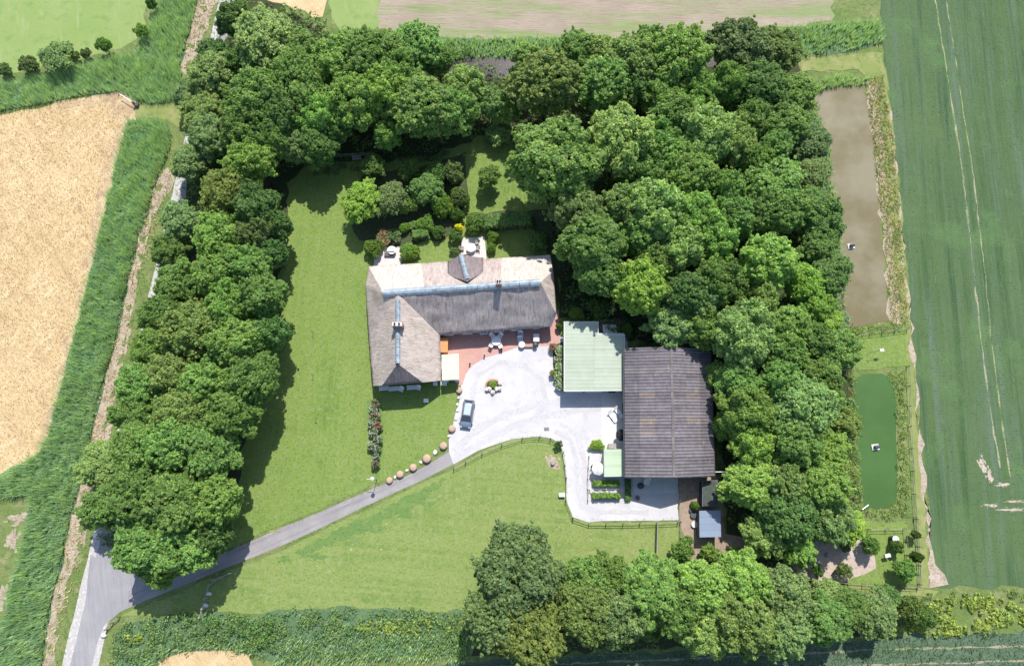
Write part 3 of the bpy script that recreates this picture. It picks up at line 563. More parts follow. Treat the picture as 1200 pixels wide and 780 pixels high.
mounds('woodland_undergrowth', [[(285, 0), (330, 8), (440, 52), (545, 62), (600, 92), (604, 150), (500, 180), (370, 186), (335, 215), (325, 300), (308, 400), (282, 530), (258, 630), (190, 680), (150, 660), (125, 640), (155, 520), (185, 400), (220, 240), (250, 120)],
    [(605, 90), (850, 80), (935, 90), (960, 200), (978, 330), (992, 430), (1000, 600), (985, 628), (905, 655), (860, 640), (850, 560), (846, 400), (735, 395), (660, 372), (658, 300), (642, 235), (606, 190)],
    [(552, 700), (640, 668), (760, 692), (900, 670), (1055, 706), (1045, 736), (900, 750), (700, 760), (558, 765)]], .33, 1.0, 1.8, .28, 26, 'leaf', 'dark green undergrowth of ferns and brambles beneath the wood', 'undergrowth', (.14, .25, .075), 9)

blades('pond_reeds', [[(950, 120), (964, 140), (974, 190), (981, 240), (986, 300), (990, 360), (996, 383), (975, 383), (962, 300), (950, 200)]], 5, 1.1, .14, .5, 'reed', 'thin pale reeds standing in the shallow left side of the brown pond', 'reeds', 3)

blades('weeds', [[(655, 519), (660, 532), (663, 560), (664, 587), (671, 605), (690, 611), (795, 609), (795, 606), (690, 608), (673, 602), (666, 585), (665, 560), (662, 532), (657, 520)], [(538, 455), (533, 497), (529, 500), (535, 470)], [(560, 528), (600, 514), (626, 511), (645, 513), (645, 511), (626, 509), (600, 512), (558, 526)], [(792, 560), (797, 560), (797, 610), (793, 610)], [(272, 645), (376, 598), (472, 559), (472, 561), (376, 601), (272, 648)], [(266, 664), (340, 635), (499, 560), (500, 562), (340, 638), (266, 668)]], 9, .14, .12, .9, 'roughleaf', 'small weeds and grass tufts along the gravel and drive edges', 'weeds', 2)
# ------------------------------------------------------------ every tree: photo px, py, radius px, height m, kind, tone, label
TREES = [
 # along the road, top left
 (274, 20, 17, 9, 'oak', 'dark', 'dark tree hiding the road at the very top, uppermost beside the tarmac'),
 (308, 42, 30, 12, 'fine', 'grey', 'large pale grey green tree with streaky crown near the top of the road'),
 (342, 52, 20, 10, 'ash', 'pale', 'pale tree at the outer right shoulder of the large grey green roadside crown'),
 (254, 62, 14, 7, 'oak', 'dark', 'small dark round tree overhanging the open road near the top'),
 (280, 72, 14, 8, 'oak', 'dark', 'dark tree in the gap below the large grey green roadside crown'),
 (250, 84, 19, 9, 'ash', 'grey', 'grey leaved roadside tree below the small dark round one'),
 (226, 106, 14, 6, 'fine', 'grey', 'low grey roadside tree reaching the grass crossing track'),
 (240, 130, 18, 8, 'ash', 'pale', 'pale silvery tree beside the road level with the crossing track'),
 (248, 156, 19, 9, 'ash', 'grey', 'silvery grey tree by the road just below the crossing track level'),
 (224, 188, 15, 7, 'fine', 'grey', 'low greyish tree against the visible white stretch of road edge'),
 (300, 110, 30, 13, 'ash', 'mid', 'broad mid green tree in the upper left corner of the wood'),
 (345, 86, 26, 13, 'fine', 'mid', 'fine leaved green tree behind the broad corner tree'),
 (332, 132, 22, 12, 'oak', 'dark', 'dark tree right of the broad corner tree'),
 (288, 146, 24, 12, 'ash', 'mid', 'green tree just below the broad corner tree'),
 (376, 133, 21, 12, 'ash', 'bright', 'bright lumpy tree at the head of the long left lawn'),
 (344, 168, 17, 9, 'ash', 'grey', 'small greyish tree in the dark hollow near the head of the left lawn'),
 (290, 188, 23, 12, 'ash', 'bright', 'bright tree with drooping clumps midway between road and lawn head'),
 (318, 160, 18, 11, 'oak', 'mid', 'mid green tree between the dark hollow and the roadside silvery ones'),
 (372, 172, 17, 10, 'oak', 'dark', 'very dark tree casting shade on the top of the left lawn'),
 (402, 66, 28, 12, 'ash', 'mid', 'lumpy tree in the back row, above the bright lumpy one'),
 (438, 64, 30, 13, 'ash', 'mid', 'tall lumpy tree in the back row facing the green field strip'),
 (486, 54, 25, 11, 'oak', 'mid', 'dark flecked tree bordering the bare field, left of the moat'),
 (414, 116, 26, 13, 'ash', 'mid', 'tall drooping tree front centre of the upper tree row'),
 (450, 100, 24, 13, 'ash', 'bright', 'brighter drooping tree in the middle of the upper tree row'),
 (494, 120, 32, 13, 'oak', 'mid', 'broad oak like tree shading the garden from the upper row'),
 (532, 128, 22, 11, 'ash', 'mid', 'rounded tree between the broad oak like one and the pale flowering one'),
 (545, 98, 20, 10, 'ash', 'pale', 'pale whitish topped tree left of the dark moat water'),
 (576, 118, 16, 8, 'ash', 'pale', 'pale green tree directly below the open moat water'),
 (512, 68, 14, 8, 'fine', 'mid', 'small tree behind the pale whitish topped one, by the moat reeds'),
 (453, 156, 13, 8, 'ash', 'bright', 'small bright tree at the shaded lawn edge under the upper row'),
 (388, 146, 16, 10, 'ash', 'mid', 'green tree below the bright lumpy one by the garden shade'),
 (611, 88, 12, 7, 'oak', 'dark', 'dark small tree at the right end of the open moat water'),
 (590, 128, 13, 7, 'ash', 'bright', 'bright low tree above the narrow garden lawn'),
 (465, 85, 22, 12, 'ash', 'mid', 'inner back row tree behind the brighter drooping one'),
 (360, 108, 22, 12, 'oak', 'mid', 'green tree between back row and bright lumpy tree'),
 # left belt between road and long lawn
 (262, 222, 25, 12, 'fine', 'olive', 'olive green tree, first in the belt below the silvery roadside trees'),
 (212, 256, 16, 7, 'ash', 'grey', 'grey roadside shrubby tree left of the olive green one'),
 (254, 276, 23, 12, 'fine', 'bright', 'bright fine leaved tree in the upper belt'),
 (297, 240, 22, 12, 'oak', 'dark', 'dark tree at the lawn side of the upper belt'),
 (296, 272, 18, 11, 'ash', 'dull', 'dull green tree with bare twigs in the upper belt'),
 (322, 262, 15, 9, 'oak', 'dark', 'dark low tree bulging onto the upper left lawn'),
 (318, 296, 14, 9, 'oak', 'dark', 'tree toned dark mostly for shadow, in the notch of the lawn edge'),  # mostly a shadow given tree form; the dark leaf tone imitates it
 (200, 290, 14, 6, 'ash', 'mid', 'low roadside tree above the small white road glimpse'),
 (212, 330, 20, 9, 'ash', 'mid', 'leafy roadside tree below the small white road glimpse'),
 (252, 322, 23, 12, 'oak', 'bright', 'bright green tree at the heart of the upper belt'),
 (288, 310, 21, 12, 'oak', 'mid', 'mid green tree right of the bright one at the heart of the belt'),
 (306, 346, 22, 12, 'oak', 'mid', 'lawn side tree opposite the thatched roof ridge'),
 (266, 356, 22, 12, 'ash', 'bright', 'lumpy bright tree opposite the thatched roof ridge'),
 (192, 366, 19, 9, 'ash', 'mid', 'roadside tree where the dry verge begins to widen'),
 (228, 384, 26, 12, 'fine', 'olive', 'smooth olive tree in the middle of the belt'),
 (276, 402, 27, 13, 'oak', 'bright', 'large bright tree in the middle of the belt'),
 (314, 390, 17, 11, 'oak', 'dark', 'dark lawn side tree opposite the lower thatched wing'),
 (180, 406, 18, 9, 'ash', 'mid', 'roadside tree left of the smooth olive one'),
 (168, 450, 21, 9, 'ash', 'mid', 'roadside tree level with the end of the thatched wing'),
 (204, 438, 21, 11, 'ash', 'pale', 'paler rounded tree in the middle belt'),
 (240, 448, 24, 12, 'oak', 'mid', 'mid green tree right of the paler rounded one'),
 (292, 446, 26, 13, 'oak', 'mid', 'large lawn side tree opposite the flower border'),
 (218, 484, 26, 12, 'fine', 'olive', 'soft olive tree left of the broad dark lawn side pair'),
 (268, 484, 26, 13, 'oak', 'mid', 'broad lawn side tree above the deep shadow notch'),
 (162, 486, 19, 9, 'ash', 'mid', 'roadside tree just above the small white roadside box'),
 (166, 528, 25, 12, 'fine', 'mid', 'finely leaved tree right of the small white roadside box'),
 (206, 520, 26, 13, 'fine', 'mid', 'finely leaved tree in the lower belt, left of the lawn side one'),
 (244, 528, 28, 13, 'oak', 'mid', 'lawn side tree below the deep shadow notch'),
 (124, 542, 21, 7, 'ash', 'pale', 'pale tree leaning over the road, below the white roadside box'),
 (124, 594, 20, 8, 'ash', 'mid', 'tree at the road edge just above the junction'),
 (166, 580, 26, 13, 'fine', 'mid', 'smooth tree behind the roadside pair near the junction'),
 (210, 590, 31, 14, 'oak', 'mid', 'largest crown above the drive entrance'),
 (248, 586, 25, 13, 'oak', 'mid', 'lawn side crown right of the largest one above the drive entrance'),
 (172, 638, 26, 12, 'oak', 'mid', 'lowest belt tree on the junction side'),
 (214, 638, 27, 12, 'oak', 'mid', 'belt tree overhanging the shaded part of the drive'),
 (190, 664, 17, 9, 'oak', 'mid', 'smallest foremost tree drooping to the drive mouth'),
 (244, 626, 20, 11, 'oak', 'dark', 'dark last tree of the belt where drive meets sunlit lawn'),
 # top centre and right wood
 (641, 92, 33, 15, 'oak', 'olive', 'tall olive green tree right of the open moat water'),
 (616, 62, 12, 6, 'ash', 'pale', 'small pale tree on the moat bank beside the tall olive one'),
 (676, 56, 20, 9, 'oak', 'mid', 'green tree on the moat bank behind the tall olive one'),
 (706, 63, 20, 9, 'ash', 'pale', 'pale broad topped tree on the moat bank'),
 (706, 94, 27, 13, 'oak', 'mid', 'round green tree in front of the pale moat bank tree'),
 (746, 68, 25, 12, 'oak', 'olive', 'olive tree with ragged top on the moat bank'),
 (760, 48, 17, 9, 'oak', 'mid', 'tree touching the bare field strip, above the ragged olive one'),
 (796, 62, 31, 14, 'ash', 'bright', 'large light green cone shaped tree on the moat bank'),
 (750, 100, 19, 10, 'oak', 'dark', 'darker tree left below the cone shaped one'),
 (780, 112, 22, 11, 'ash', 'bright', 'bright tree below the cone shaped one'),
 (650, 184, 43, 17, 'oak', 'mid', 'huge spreading tree beside the narrow garden lawn'),
 (727, 160, 33, 15, 'ash', 'pale', 'large pale lumpy tree right of the huge spreading one'),
 (789, 136, 24, 12, 'oak', 'mid', 'dark green tree between pale lumpy one and whitish blossoming crown'),
 (774, 164, 22, 12, 'ash', 'mid', 'mid green tree adjoining the pale lumpy one'),
 (757, 198, 24, 12, 'ash', 'mid', 'feathery tree below the pale lumpy one'),
 (792, 190, 22, 12, 'oak', 'bright', 'yellowish green tree below the whitish crown'),
 (870, 52, 29, 12, 'oak', 'dull', 'dull dark tree by the small right hand patch of moat water'),
 (914, 55, 21, 9, 'oak', 'olive', 'olive tree at the top right corner of the wood'),
 (856, 95, 20, 12, 'ash', 'bright', 'bright lumpy tree below the dull dark corner tree'),
 (892, 98, 27, 12, 'fine', 'dark', 'mottled dark tree near the head of the brown pond'),
 (821, 106, 19, 11, 'ash', 'mid', 'rounded tree between cone shaped one and bright lumpy one'),
 (806, 128, 19, 11, 'ash', 'bright', 'leafy tree above the whitish crown'),
 (830, 152, 29, 14, 'ash', 'pale', 'whitish green crown, palest in the upper wood'),
 (863, 164, 21, 12, 'ash', 'pale', 'pale drooping tree at the right shoulder of the whitish crown'),
 (884, 138, 20, 11, 'oak', 'mid', 'mid green tree right of the whitish crown'),
 (918, 143, 23, 10, 'oak', 'mid', 'green tree beside the upper brown pond'),
 (950, 165, 20, 7, 'fine', 'dull', 'grey bushy tree on the edge of the upper brown pond'),
 (888, 188, 16, 11, 'oak', 'bright', 'small yellow green tree beside the black gap in the upper wood'),
 (908, 172, 19, 10, 'oak', 'mid', 'inner tree behind the grey bushy pond edge tree'),
 (810, 204, 25, 13, 'oak', 'bright', 'yellow green tree in the middle of the wood, below the whitish crown'),
 (908, 216, 29, 12, 'oak', 'mid', 'broad tree right of the black gap in the upper wood'),
 (951, 204, 18, 7, 'fine', 'dull', 'small dull tree by the pond edge left of the open water'),
 (854, 220, 18, 12, 'oak', 'mid', 'narrow tree left of the black gap in the upper wood'),
 (934, 106, 19, 8, 'oak', 'mid', 'tree at the head corner of the brown pond'),
 (697, 284, 31, 14, 'oak', 'mid', 'large tree nearest the right end of the thatched roof'),
 (680, 246, 25, 13, 'ash', 'grey', 'greyish feathery tree below the huge spreading one'),
 (733, 240, 23, 13, 'ash', 'pale', 'pale plume shaped tree in the middle wood'),
 (769, 244, 29, 15, 'ash', 'pale', 'largest pale plumed crown of the middle wood'),
 (749, 274, 21, 12, 'oak', 'mid', 'green tree beneath the pale plumed crowns'),
 (753, 334, 27, 13, 'oak', 'lime', 'yellow green sunlit tree above the barn and garage'),
 (771, 304, 21, 12, 'oak', 'mid', 'green tree just above the yellow green sunlit one'),
 (702, 318, 22, 12, 'oak', 'mid', 'dark skirted tree left of the yellow green sunlit one'),
 (788, 378, 22, 9, 'ash', 'grey', 'greyish tree overhanging the top of the barn roof'),
 (800, 286, 23, 13, 'ash', 'pale', 'pale drooping tree right of the green one beneath the plumed crowns'),
 (806, 342, 23, 12, 'oak', 'dark', 'dark green tree right of the yellow green sunlit one'),
 (816, 252, 25, 13, 'ash', 'bright', 'bright lumpy tree at the centre of the wood'),
 (840, 280, 22, 12, 'ash', 'bright', 'bright tree beside the second black gap'),
 (862, 252, 22, 12, 'oak', 'mid', 'mid green tree above the second black gap'),
 (894, 246, 23, 12, 'oak', 'mid', 'inner tree of the right wood, between black gap and pond'),
 (922, 246, 23, 11, 'oak', 'mid', 'outer tree of the right wood, two crowns from the brown pond'),
 (960, 250, 25, 9, 'ash', 'mid', 'tree overhanging the middle of the brown pond'),
 (902, 304, 27, 13, 'oak', 'bright', 'rounded tree with dark skirt right of the second black gap'),
 (943, 330, 18, 9, 'fine', 'lime', 'lime coloured pointed tree near the lower brown pond'),
 (973, 322, 21, 8, 'oak', 'dark', 'dark tree protruding over the brown pond beside the duck house'),
 (846, 330, 23, 13, 'ash', 'mid', 'clumpy tree below the second black gap'),
 (822, 352, 18, 11, 'oak', 'grey', 'small greyish tree at the upper right corner of the barn'),
 (894, 350, 17, 11, 'ash', 'pale', 'small pale tree above the silvery crown'),
 (875, 390, 31, 14, 'ash', 'pale', 'silvery white green crown right of the barn top'),
 (828, 382, 22, 10, 'ash', 'mid', 'tree shading the upper right corner of the barn roof'),
 (924, 384, 23, 12, 'oak', 'bright', 'sunlit tree right of the silvery crown'),
 (918, 412, 22, 12, 'oak', 'mid', 'green tree below the sunlit one near the silvery crown'),
 (958, 356, 16, 8, 'oak', 'lime', 'lime tinted bushy tree by the lower end of the brown pond'),
 (970, 376, 15, 6, 'oak', 'lime', 'yellowish bush like tree at the foot of the brown pond'),
 (984, 408, 21, 8, 'oak', 'mid', 'tree beside the grass strip between the ponds'),
 (953, 398, 20, 10, 'oak', 'mid', 'inner tree left of the grass strip between the ponds'),
 (960, 286, 18, 8, 'oak', 'mid', 'tree between the overhanging one and the dark protruding one'),
 (878, 478, 27, 12, 'ash', 'bright', 'bright leafy tree right of the barn middle'),
 (866, 446, 21, 11, 'oak', 'mid', 'tree below the silvery crown beside the barn'),
 (944, 478, 32, 13, 'fine', 'pale', 'broad soft pale tree left of the green pond'),
 (986, 492, 17, 7, 'oak', 'olive', 'small olive tree on the green pond edge'),
 (884, 518, 21, 11, 'ash', 'bright', 'lumpy tree between barn and broad soft pale tree'),
 (932, 518, 25, 12, 'oak', 'mid', 'rounded tree under the broad soft pale one'),
 (882, 567, 26, 10, 'oak', 'bright', 'large round bright tree beside the lower barn corner and sheds'),
 (920, 565, 21, 11, 'ash', 'pale', 'pale leafy tree right of the large round bright one'),
 (925, 602, 27, 11, 'fine', 'dark', 'dark smooth tree in the lower right wood'),
 (965, 568, 25, 11, 'oak', 'bright', 'leafy tree left of the lower green pond'),
 (970, 602, 26, 9, 'ash', 'pale', 'pale shaggy tree at the lower right corner of the wood'),
 (993, 614, 17, 6, 'oak', 'lime', 'yellowish low tree by the lowest corner of the green pond'),
 (897, 627, 20, 8, 'ash', 'pale', 'pale clumped tree above the brown yard'),
 (936, 642, 17, 7, 'ash', 'bright', 'bright small tree at the edge of the pinkish soil'),
 (916, 444, 22, 12, 'oak', 'mid', 'green tree at the centre of the lower right wood'),
 (960, 442, 21, 10, 'oak', 'mid', 'green tree at the top left of the green pond'),
 (990, 556, 15, 6, 'oak', 'olive', 'low olive tree at the middle of the green pond edge'),
 (974, 528, 19, 8, 'oak', 'bright', 'bright tree leaning to the middle of the green pond edge'),
 (972, 462, 15, 8, 'ash', 'mid', 'small tree between the broad soft pale one and the pond head'),
 (846, 500, 12, 5, 'oak', 'bright', 'slim bright tree squeezed against the barn side'),
 (844, 440, 14, 7, 'oak', 'mid', 'small tree squeezed against the upper barn side'),
 # bottom row
 (606, 674, 43, 15, 'fine', 'dull', 'huge dense tree at the left end of the lower row'),
 (578, 722, 30, 13, 'fine', 'dull', 'dense grey green tree at the bottom left corner of the lower row'),
 (616, 738, 36, 13, 'fine', 'olive', 'rusty tinged yellow green tree in front of the huge dense one'),
 (688, 682, 24, 11, 'fine', 'mid', 'upper tree second from the left in the lower row'),
 (686, 716, 31, 13, 'fine', 'olive', 'olive flecked tree second from the left in the lower row'),
 (716, 676, 21, 10, 'ash', 'mid', 'grey green tree beside the worn meadow patches'),
 (722, 722, 27, 12, 'ash', 'grey', 'pale hanging tree left of the black hollow in the lower row'),
 (762, 690, 31, 12, 'oak', 'bright', 'bright fresh green tree above the black hollow'),
 (822, 688, 27, 12, 'oak', 'bright', 'deep fresh green tree below the small garden shrubs'),
 (795, 712, 27, 12, 'ash', 'mid', 'lumpy tree right of the black hollow'),
 (830, 738, 25, 11, 'ash', 'pale', 'pale lower tree hanging over the bottom crop field'),
 (873, 682, 27, 12, 'oak', 'bright', 'tall fresh green tree at the middle of the lower row'),
 (872, 728, 31, 13, 'oak', 'olive', 'olive tree hanging low over the crop at the middle of the lower row'),
 (918, 702, 28, 12, 'fine', 'grey', 'grey green streaked tree in the lower row'),
 (918, 738, 26, 12, 'fine', 'grey', 'silvery tree hanging over the crop tramline'),
 (970, 726, 23, 9, 'oak', 'mid', 'green tree right of the silvery hanging one'),
 (994, 712, 20, 8, 'fine', 'mid', 'smooth green tree near the right end of the lower row'),
 (1030, 720, 20, 7, 'oak', 'dull', 'last grey tree at the right end of the lower row'),
 (972, 698, 15, 6, 'oak', 'grey', 'small tree with whitish tips beside the grass track'),
 (1040, 699, 12, 5, 'oak', 'dark', 'small dark tree beside the track below the orchard'),
 (760, 728, 18, 7, 'oak', 'dark', 'low dark tree at the bottom of the black hollow'),
]
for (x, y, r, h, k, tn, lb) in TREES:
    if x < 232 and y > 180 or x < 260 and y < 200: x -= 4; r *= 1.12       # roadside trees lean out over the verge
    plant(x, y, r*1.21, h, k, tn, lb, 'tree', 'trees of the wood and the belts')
SM = [
 (122, 54, 8, 3.5, 'small', 'mid', 'small round dark tree on the pasture edge, right of the big bushes', 'tree'),
 (68, 68, 20, 4, 'small', 'grey', 'widest grey green bush on the pasture edge', 'shrub'),
 (34, 76, 11, 3, 'small', 'dull', 'scraggy dark bush left of the widest one on the pasture edge', 'shrub'),
 (6, 82, 8, 2.5, 'small', 'dull', 'bush cut by the left picture edge', 'shrub'),
 (166, 37, 8, 3, 'small', 'mid', 'bush on the pasture corner beside the reeds', 'shrub'),
 (178, 5, 6, 3, 'small', 'dark', 'slim bush at the top edge beside the reeds', 'shrub'),
 (101, 63, 6, 2.2, 'small', 'dull', 'tiny bush between the widest one and the small round tree', 'shrub'),
 (88, 66, 6, 2.2, 'small', 'dull', 'tiny bush touching the right end of the widest one', 'shrub'),
 (800, 645, 12, 4, 'small', 'mid', 'leafy fruit tree at the lower left corner of the brown yard', 'tree'),
 (832, 647, 11, 3, 'small', 'bright', 'bright shrub below the blue grey shed', 'shrub'),
 (862, 650, 10, 3, 'small', 'mid', 'shrub right of the bright one below the blue grey shed', 'shrub'),
 (1019, 639, 10, 3.5, 'small', 'mid', 'round fruit tree between pinkish soil and paddock grass', 'tree'),
 (1051, 640, 7, 2.5, 'small', 'dark', 'small dark tree under the pale disc in the paddock', 'tree'),
 (1059, 668, 12, 4, 'small', 'mid', 'largest fruit tree in the lower paddock corner', 'tree'),
 (957, 668, 7, 2.5, 'loose', 'dark', 'small bush on the lower edge of the pinkish soil', 'shrub'),
 (989, 668, 9, 2.5, 'loose', 'dull', 'thin sparse sapling standing on the pinkish soil', 'tree'),
 (989, 640, 6, 2.2, 'loose', 'dull', 'tiny sparse sapling near the wood shade on pinkish soil', 'tree'),
 (1072, 652, 6, 4, 'small', 'dark', 'slim columnar tree on the paddock fence line', 'tree'),
 (1072, 626, 5, 2.5, 'small', 'dull', 'small shrub on the fence line above the columnar tree', 'shrub'),
 (1064, 712, 15, 5, 'small', 'olive', 'olive shrub between the last grey tree and the yellow green plants', 'shrub'),
 (1082, 720, 13, 3.5, 'small', 'mid', 'green shrub among the yellow green plants', 'shrub'),
 (423, 234, 23, 7, 'ash', 'lime', 'light green large leaved tree at the left of the garden', 'tree'),
 (458, 230, 18, 6, 'fine', 'grey', 'greyish tree right of the light green large leaved one', 'tree'),
 (500, 220, 18, 5.5, 'ash', 'mid', 'leafy tree in the middle of the garden bed', 'tree'),
 (477, 240, 12, 4, 'small', 'mid', 'green shrub between the two garden trees', 'shrub'),
 (518, 241, 14, 3.5, 'bush', 'lime', 'yellow green round bush in the garden bed', 'shrub'),
 (538, 232, 12, 3, 'bush', 'dull', 'grey bush right of the yellow green round one', 'shrub'),
 (532, 202, 13, 4, 'small', 'dull', 'dull brownish green shrub at the top of the garden bed', 'shrub'),
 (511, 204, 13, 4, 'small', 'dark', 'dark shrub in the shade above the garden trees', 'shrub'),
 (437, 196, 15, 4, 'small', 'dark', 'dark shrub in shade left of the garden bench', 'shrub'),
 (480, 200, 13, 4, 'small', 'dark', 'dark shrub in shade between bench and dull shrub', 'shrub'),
 (572.5, 205, 13, 5, 'ash', 'mid', 'lone tree with star shaped leaf clusters on the narrow lawn', 'tree'),
 (584, 158, 15, 3.5, 'small', 'pale', 'pale shrub at the top of the narrow lawn', 'shrub'),
 (604, 162, 7, 3, 'small', 'mid', 'small shrub at the top right corner of the narrow lawn', 'shrub'),
 (438, 291, 11, 2.6, 'bush', 'bright', 'round bright bush left of the white terrace', 'shrub'),
 (480, 295, 11, 2.6, 'bush', 'bright', 'round bright bush right of the white terrace', 'shrub'),
 (450, 278, 10, 1.4, 'loose', 'brown', 'brownish pink flowering bush above the white terrace', 'shrub'),
 (462, 276, 9, 1.4, 'loose', 'dull', 'sparse grey bush beside the brownish pink one', 'shrub'),
 (499, 262, 10, 2.4, 'bush', 'bright', 'bright bush above the clipped oval hedge', 'shrub'),
 (474, 267, 6, 1.6, 'bush', 'lime', 'small yellowish bush at the left foot of the garden bed', 'shrub'),
 (513, 272, 8, 2, 'bush', 'mid', 'green bush right of the clipped oval hedge', 'shrub'),
 (485, 264, 6, 1.4, 'loose', 'pale', 'small pale flowering bush in the lower garden bed', 'shrub'),
 (536, 252, 8, 2.2, 'bush', 'dark', 'dark bush above the yellow topped one', 'shrub'),
 (534, 276, 9, 2.4, 'ball', 'mid', 'clipped green ball left of the rear terrace', 'shrub'),
 (538, 268, 5, 2.9, 'ball', 'yellow', 'bright golden yellow bush by the clipped ball', 'shrub'),
 (556, 262, 12, 2.6, 'bush', 'mid', 'dense bush at the left end of the garden hedge', 'shrub'),
 (578, 278, 7, 2, 'bush', 'bright', 'bright bush right of the rear terrace', 'shrub'),
 (576, 290, 6, 1.6, 'bush', 'mid', 'small bush below the bright one by the rear terrace', 'shrub'),
 (532, 294, 5, 1.2, 'loose', 'dull', 'tiny grey bush at the left edge of the rear terrace', 'shrub'),
 (630, 284, 12, 3, 'small', 'dark', 'dark shrub in shade at the upper right of the thatched house', 'shrub'),
 (699, 521.5, 9.5, 1.2, 'bush', 'lime', 'bright lime bush on the gravel by the small green roof', 'shrub'),
 (814, 592, 5, 1.6, 'bush', 'lime', 'yellow green potted bush in the brown yard', 'shrub'),
 (806, 633, 6, 2, 'small', 'mid', 'small bush left of the blue grey shed', 'shrub'),
 (676, 368, 9, 2, 'bush', 'bright', 'sunlit bright bush above the pale green garage roof', 'shrub'),
 (735, 385, 6, 2.2, 'bush', 'bright', 'bush at the right of the roof terrace notch', 'shrub'),
 (655, 383, 3.5, 1.6, 'bush', 'mid', 'small green bush between thatched house and garage', 'shrub'),
 (700, 362, 12, 2.6, 'bush', 'dark', 'dark bush behind the pale green garage', 'shrub'),
]
for (x, y, r, h, k, tn, lb, ct) in SM:
    plant(x, y, r, h, k, tn, lb, ct, 'shrubs and small trees', 'small_tree' if ct == 'tree' else 'shrub', 1 if ct == 'tree' else (.6 if y == 521.5 else .92), 0 if y == 521.5 else None)
FL = [(656, 411, 6, 'white', 'pale flowering bush, uppermost along the garage wall'), (654.5, 421, 5.5, 'white', 'white flowering bush, second along the garage wall'),
 (656, 431, 6, 'white', 'pale green flowering bush, middle of the garage wall'), (654.5, 441, 6, 'white', 'white flowering bush, second from the lower garage corner'),
 (657, 451, 6.5, 'white', 'widest white flowering bush at the lower garage corner'), (647.5, 407, 4.5, 'pink', 'dark red leaved bush on the gravel corner'), (647.5, 437, 3.5, 'orange', 'small orange tinged bush on the gravel beside the garage bushes'),
 (440, 473, 5, 'pink', 'pinkish rose bush, uppermost of the lawn flower border'), (437.5, 480, 5, 'white', 'white rose bush, second from the top of the lawn border'),
 (440, 488, 6, 'pink', 'pink rose bush above the middle of the lawn border'), (436, 497, 5, 'white', 'white rose bush at the left middle of the lawn border'), (443, 499, 5, 'pink', 'reddish rose bush at the right middle of the lawn border'),
 (438, 507, 5.5, 'white', 'rose bush with large white blooms in the lawn border'), (443, 515, 5, 'white', 'leafy rose bush with few blooms in the lawn border'), (435.5, 522, 5, 'white', 'whitest rose bush on the left of the lawn border'),
 (442, 526, 4.5, 'white', 'small white rose bush right of the whitest one'), (441, 535, 4, 'white', 'thin rose bush above the red one near the border end'), (440, 544, 4.5, 'pink', 'red rose bush near the lower end of the lawn border')]
for (x, y, r, f, lb) in FL:
    plant(x, y, r, 1.5, 'loose', 'brown' if 'dark red' in lb or 'reddish' in lb else ('pale' if x > 600 else 'dull'), lb, 'flowering shrub', 'flowering bushes', 'flowering_bush', 1, None, f)
# clipped hedges
def hedge(x0, y0, x1, y1, wpx, h, tone, label, cat='hedge', clump=.2, size=.1):
    a, b = W(x0, y0, h/2), W(x1, y1, h/2); c = (a+b)/2; d = b-a; L = d.length+.3; w = wpx*mpp(x0, y0)
    t = empty('hedge', (c.x, c.y, 0), math.atan2(d.y, d.x), label, cat)
    g = np.random.default_rng(int(x0)); n = int(L*w*14+L*h*22); P = []
    u = g.uniform(-1, 1, (n, 3)); ax = g.integers(0, 3, n); ax[g.uniform(size=n) < .45] = 2
    for i in range(n):
        u[i, ax[i]] = 1 if ax[i] == 2 else (1 if u[i, ax[i]] > 0 else -1)
    P = u*np.array([L/2-clump*.5, w/2-clump*.5, h/2-clump*.3])+np.array([0, 0, h/2])
    P[:, :2] *= (1-.12*(P[:, 2:3]/h))
    o = link('foliage', np_mesh('foliage', leaf_cloud(P, np.full(n, clump), 18, size, .3, .8, 3), 4, M['leaf']), t); o.color = (*[x*1.35 for x in TONE[tone]], 1)
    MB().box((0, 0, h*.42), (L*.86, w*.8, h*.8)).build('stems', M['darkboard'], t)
    return t
hedge(566, 262, 624, 258, 17, 2.2, 'mid', 'long thick clipped hedge above the right half of the thatched house', clump=.3, size=.14)
hedge(484, 276, 502, 274, 11, 1.6, 'bright', 'smooth clipped oval hedge in the garden behind the thatched house')
hedge(695, 566, 725, 566.5, 7, 1.0, 'lime', 'upper of the two hedge blocks below the small green roof')
hedge(694, 580.5, 727, 580.5, 7.5, 1.0, 'lime', 'lower of the two hedge blocks below the small green roof')
hedge(736, 562, 736, 586, 7.5, .7, 'mid', 'narrow upright hedge strip against the gravel right of the hedge blocks')
# ------------------------------------------------------------ thatched farmhouse
ZE, ZR, ZH = 2.7, 7.4, 4.5
A = W(449, 343, ZR); B = W(633, 330.5, ZR); Rt = W(466, 343.5, ZR); AP = W(466, 426, ZR)
NW = W(432, 312, ZE); NE = W(644.6, 298.5, ZE); SE_ = W(646, 383, ZE); IC = W(515.6, 392.5, ZE); SEW = W(517, 445.5, ZE)
HN = W(648.5, 318, ZH); HS = W(652, 368, ZH); SW = W(437, 452, ZE); HL = W(447.5, 451.6, ZH); HR = W(495.4, 448, ZH); WM = W(431.5, 388, ZE); HW1 = W(428.5, 326, ZH-1)
house = empty('thatched_farmhouse', (W(520, 360).x, W(520, 360).y, 0), 0, 'long L-shaped thatched farmhouse with grey blue metal ridges and two chimneys', 'house')
def hp(o):                                   # child keeps world place
    o.parent = house; o.matrix_parent_inverse = Matrix.Translation(-house.location); return o
def ll(a, b, t): return Vector(a).lerp(Vector(b), t)
t1, t2 = .26, .745
eN = [NW, NE]
N0, N1, N2, N3 = A, ll(A, B, t1), ll(A, B, t2), B
E1, E2 = ll(NW, NE, .29), ll(NW, NE, .735)
hp(loft('thatch_slope', [N0, N1], [NW, E1], 18, 12, M['thatch_pale'], None, .05, .35))['label'] = 'pale new thatch at the left of the rear slope'
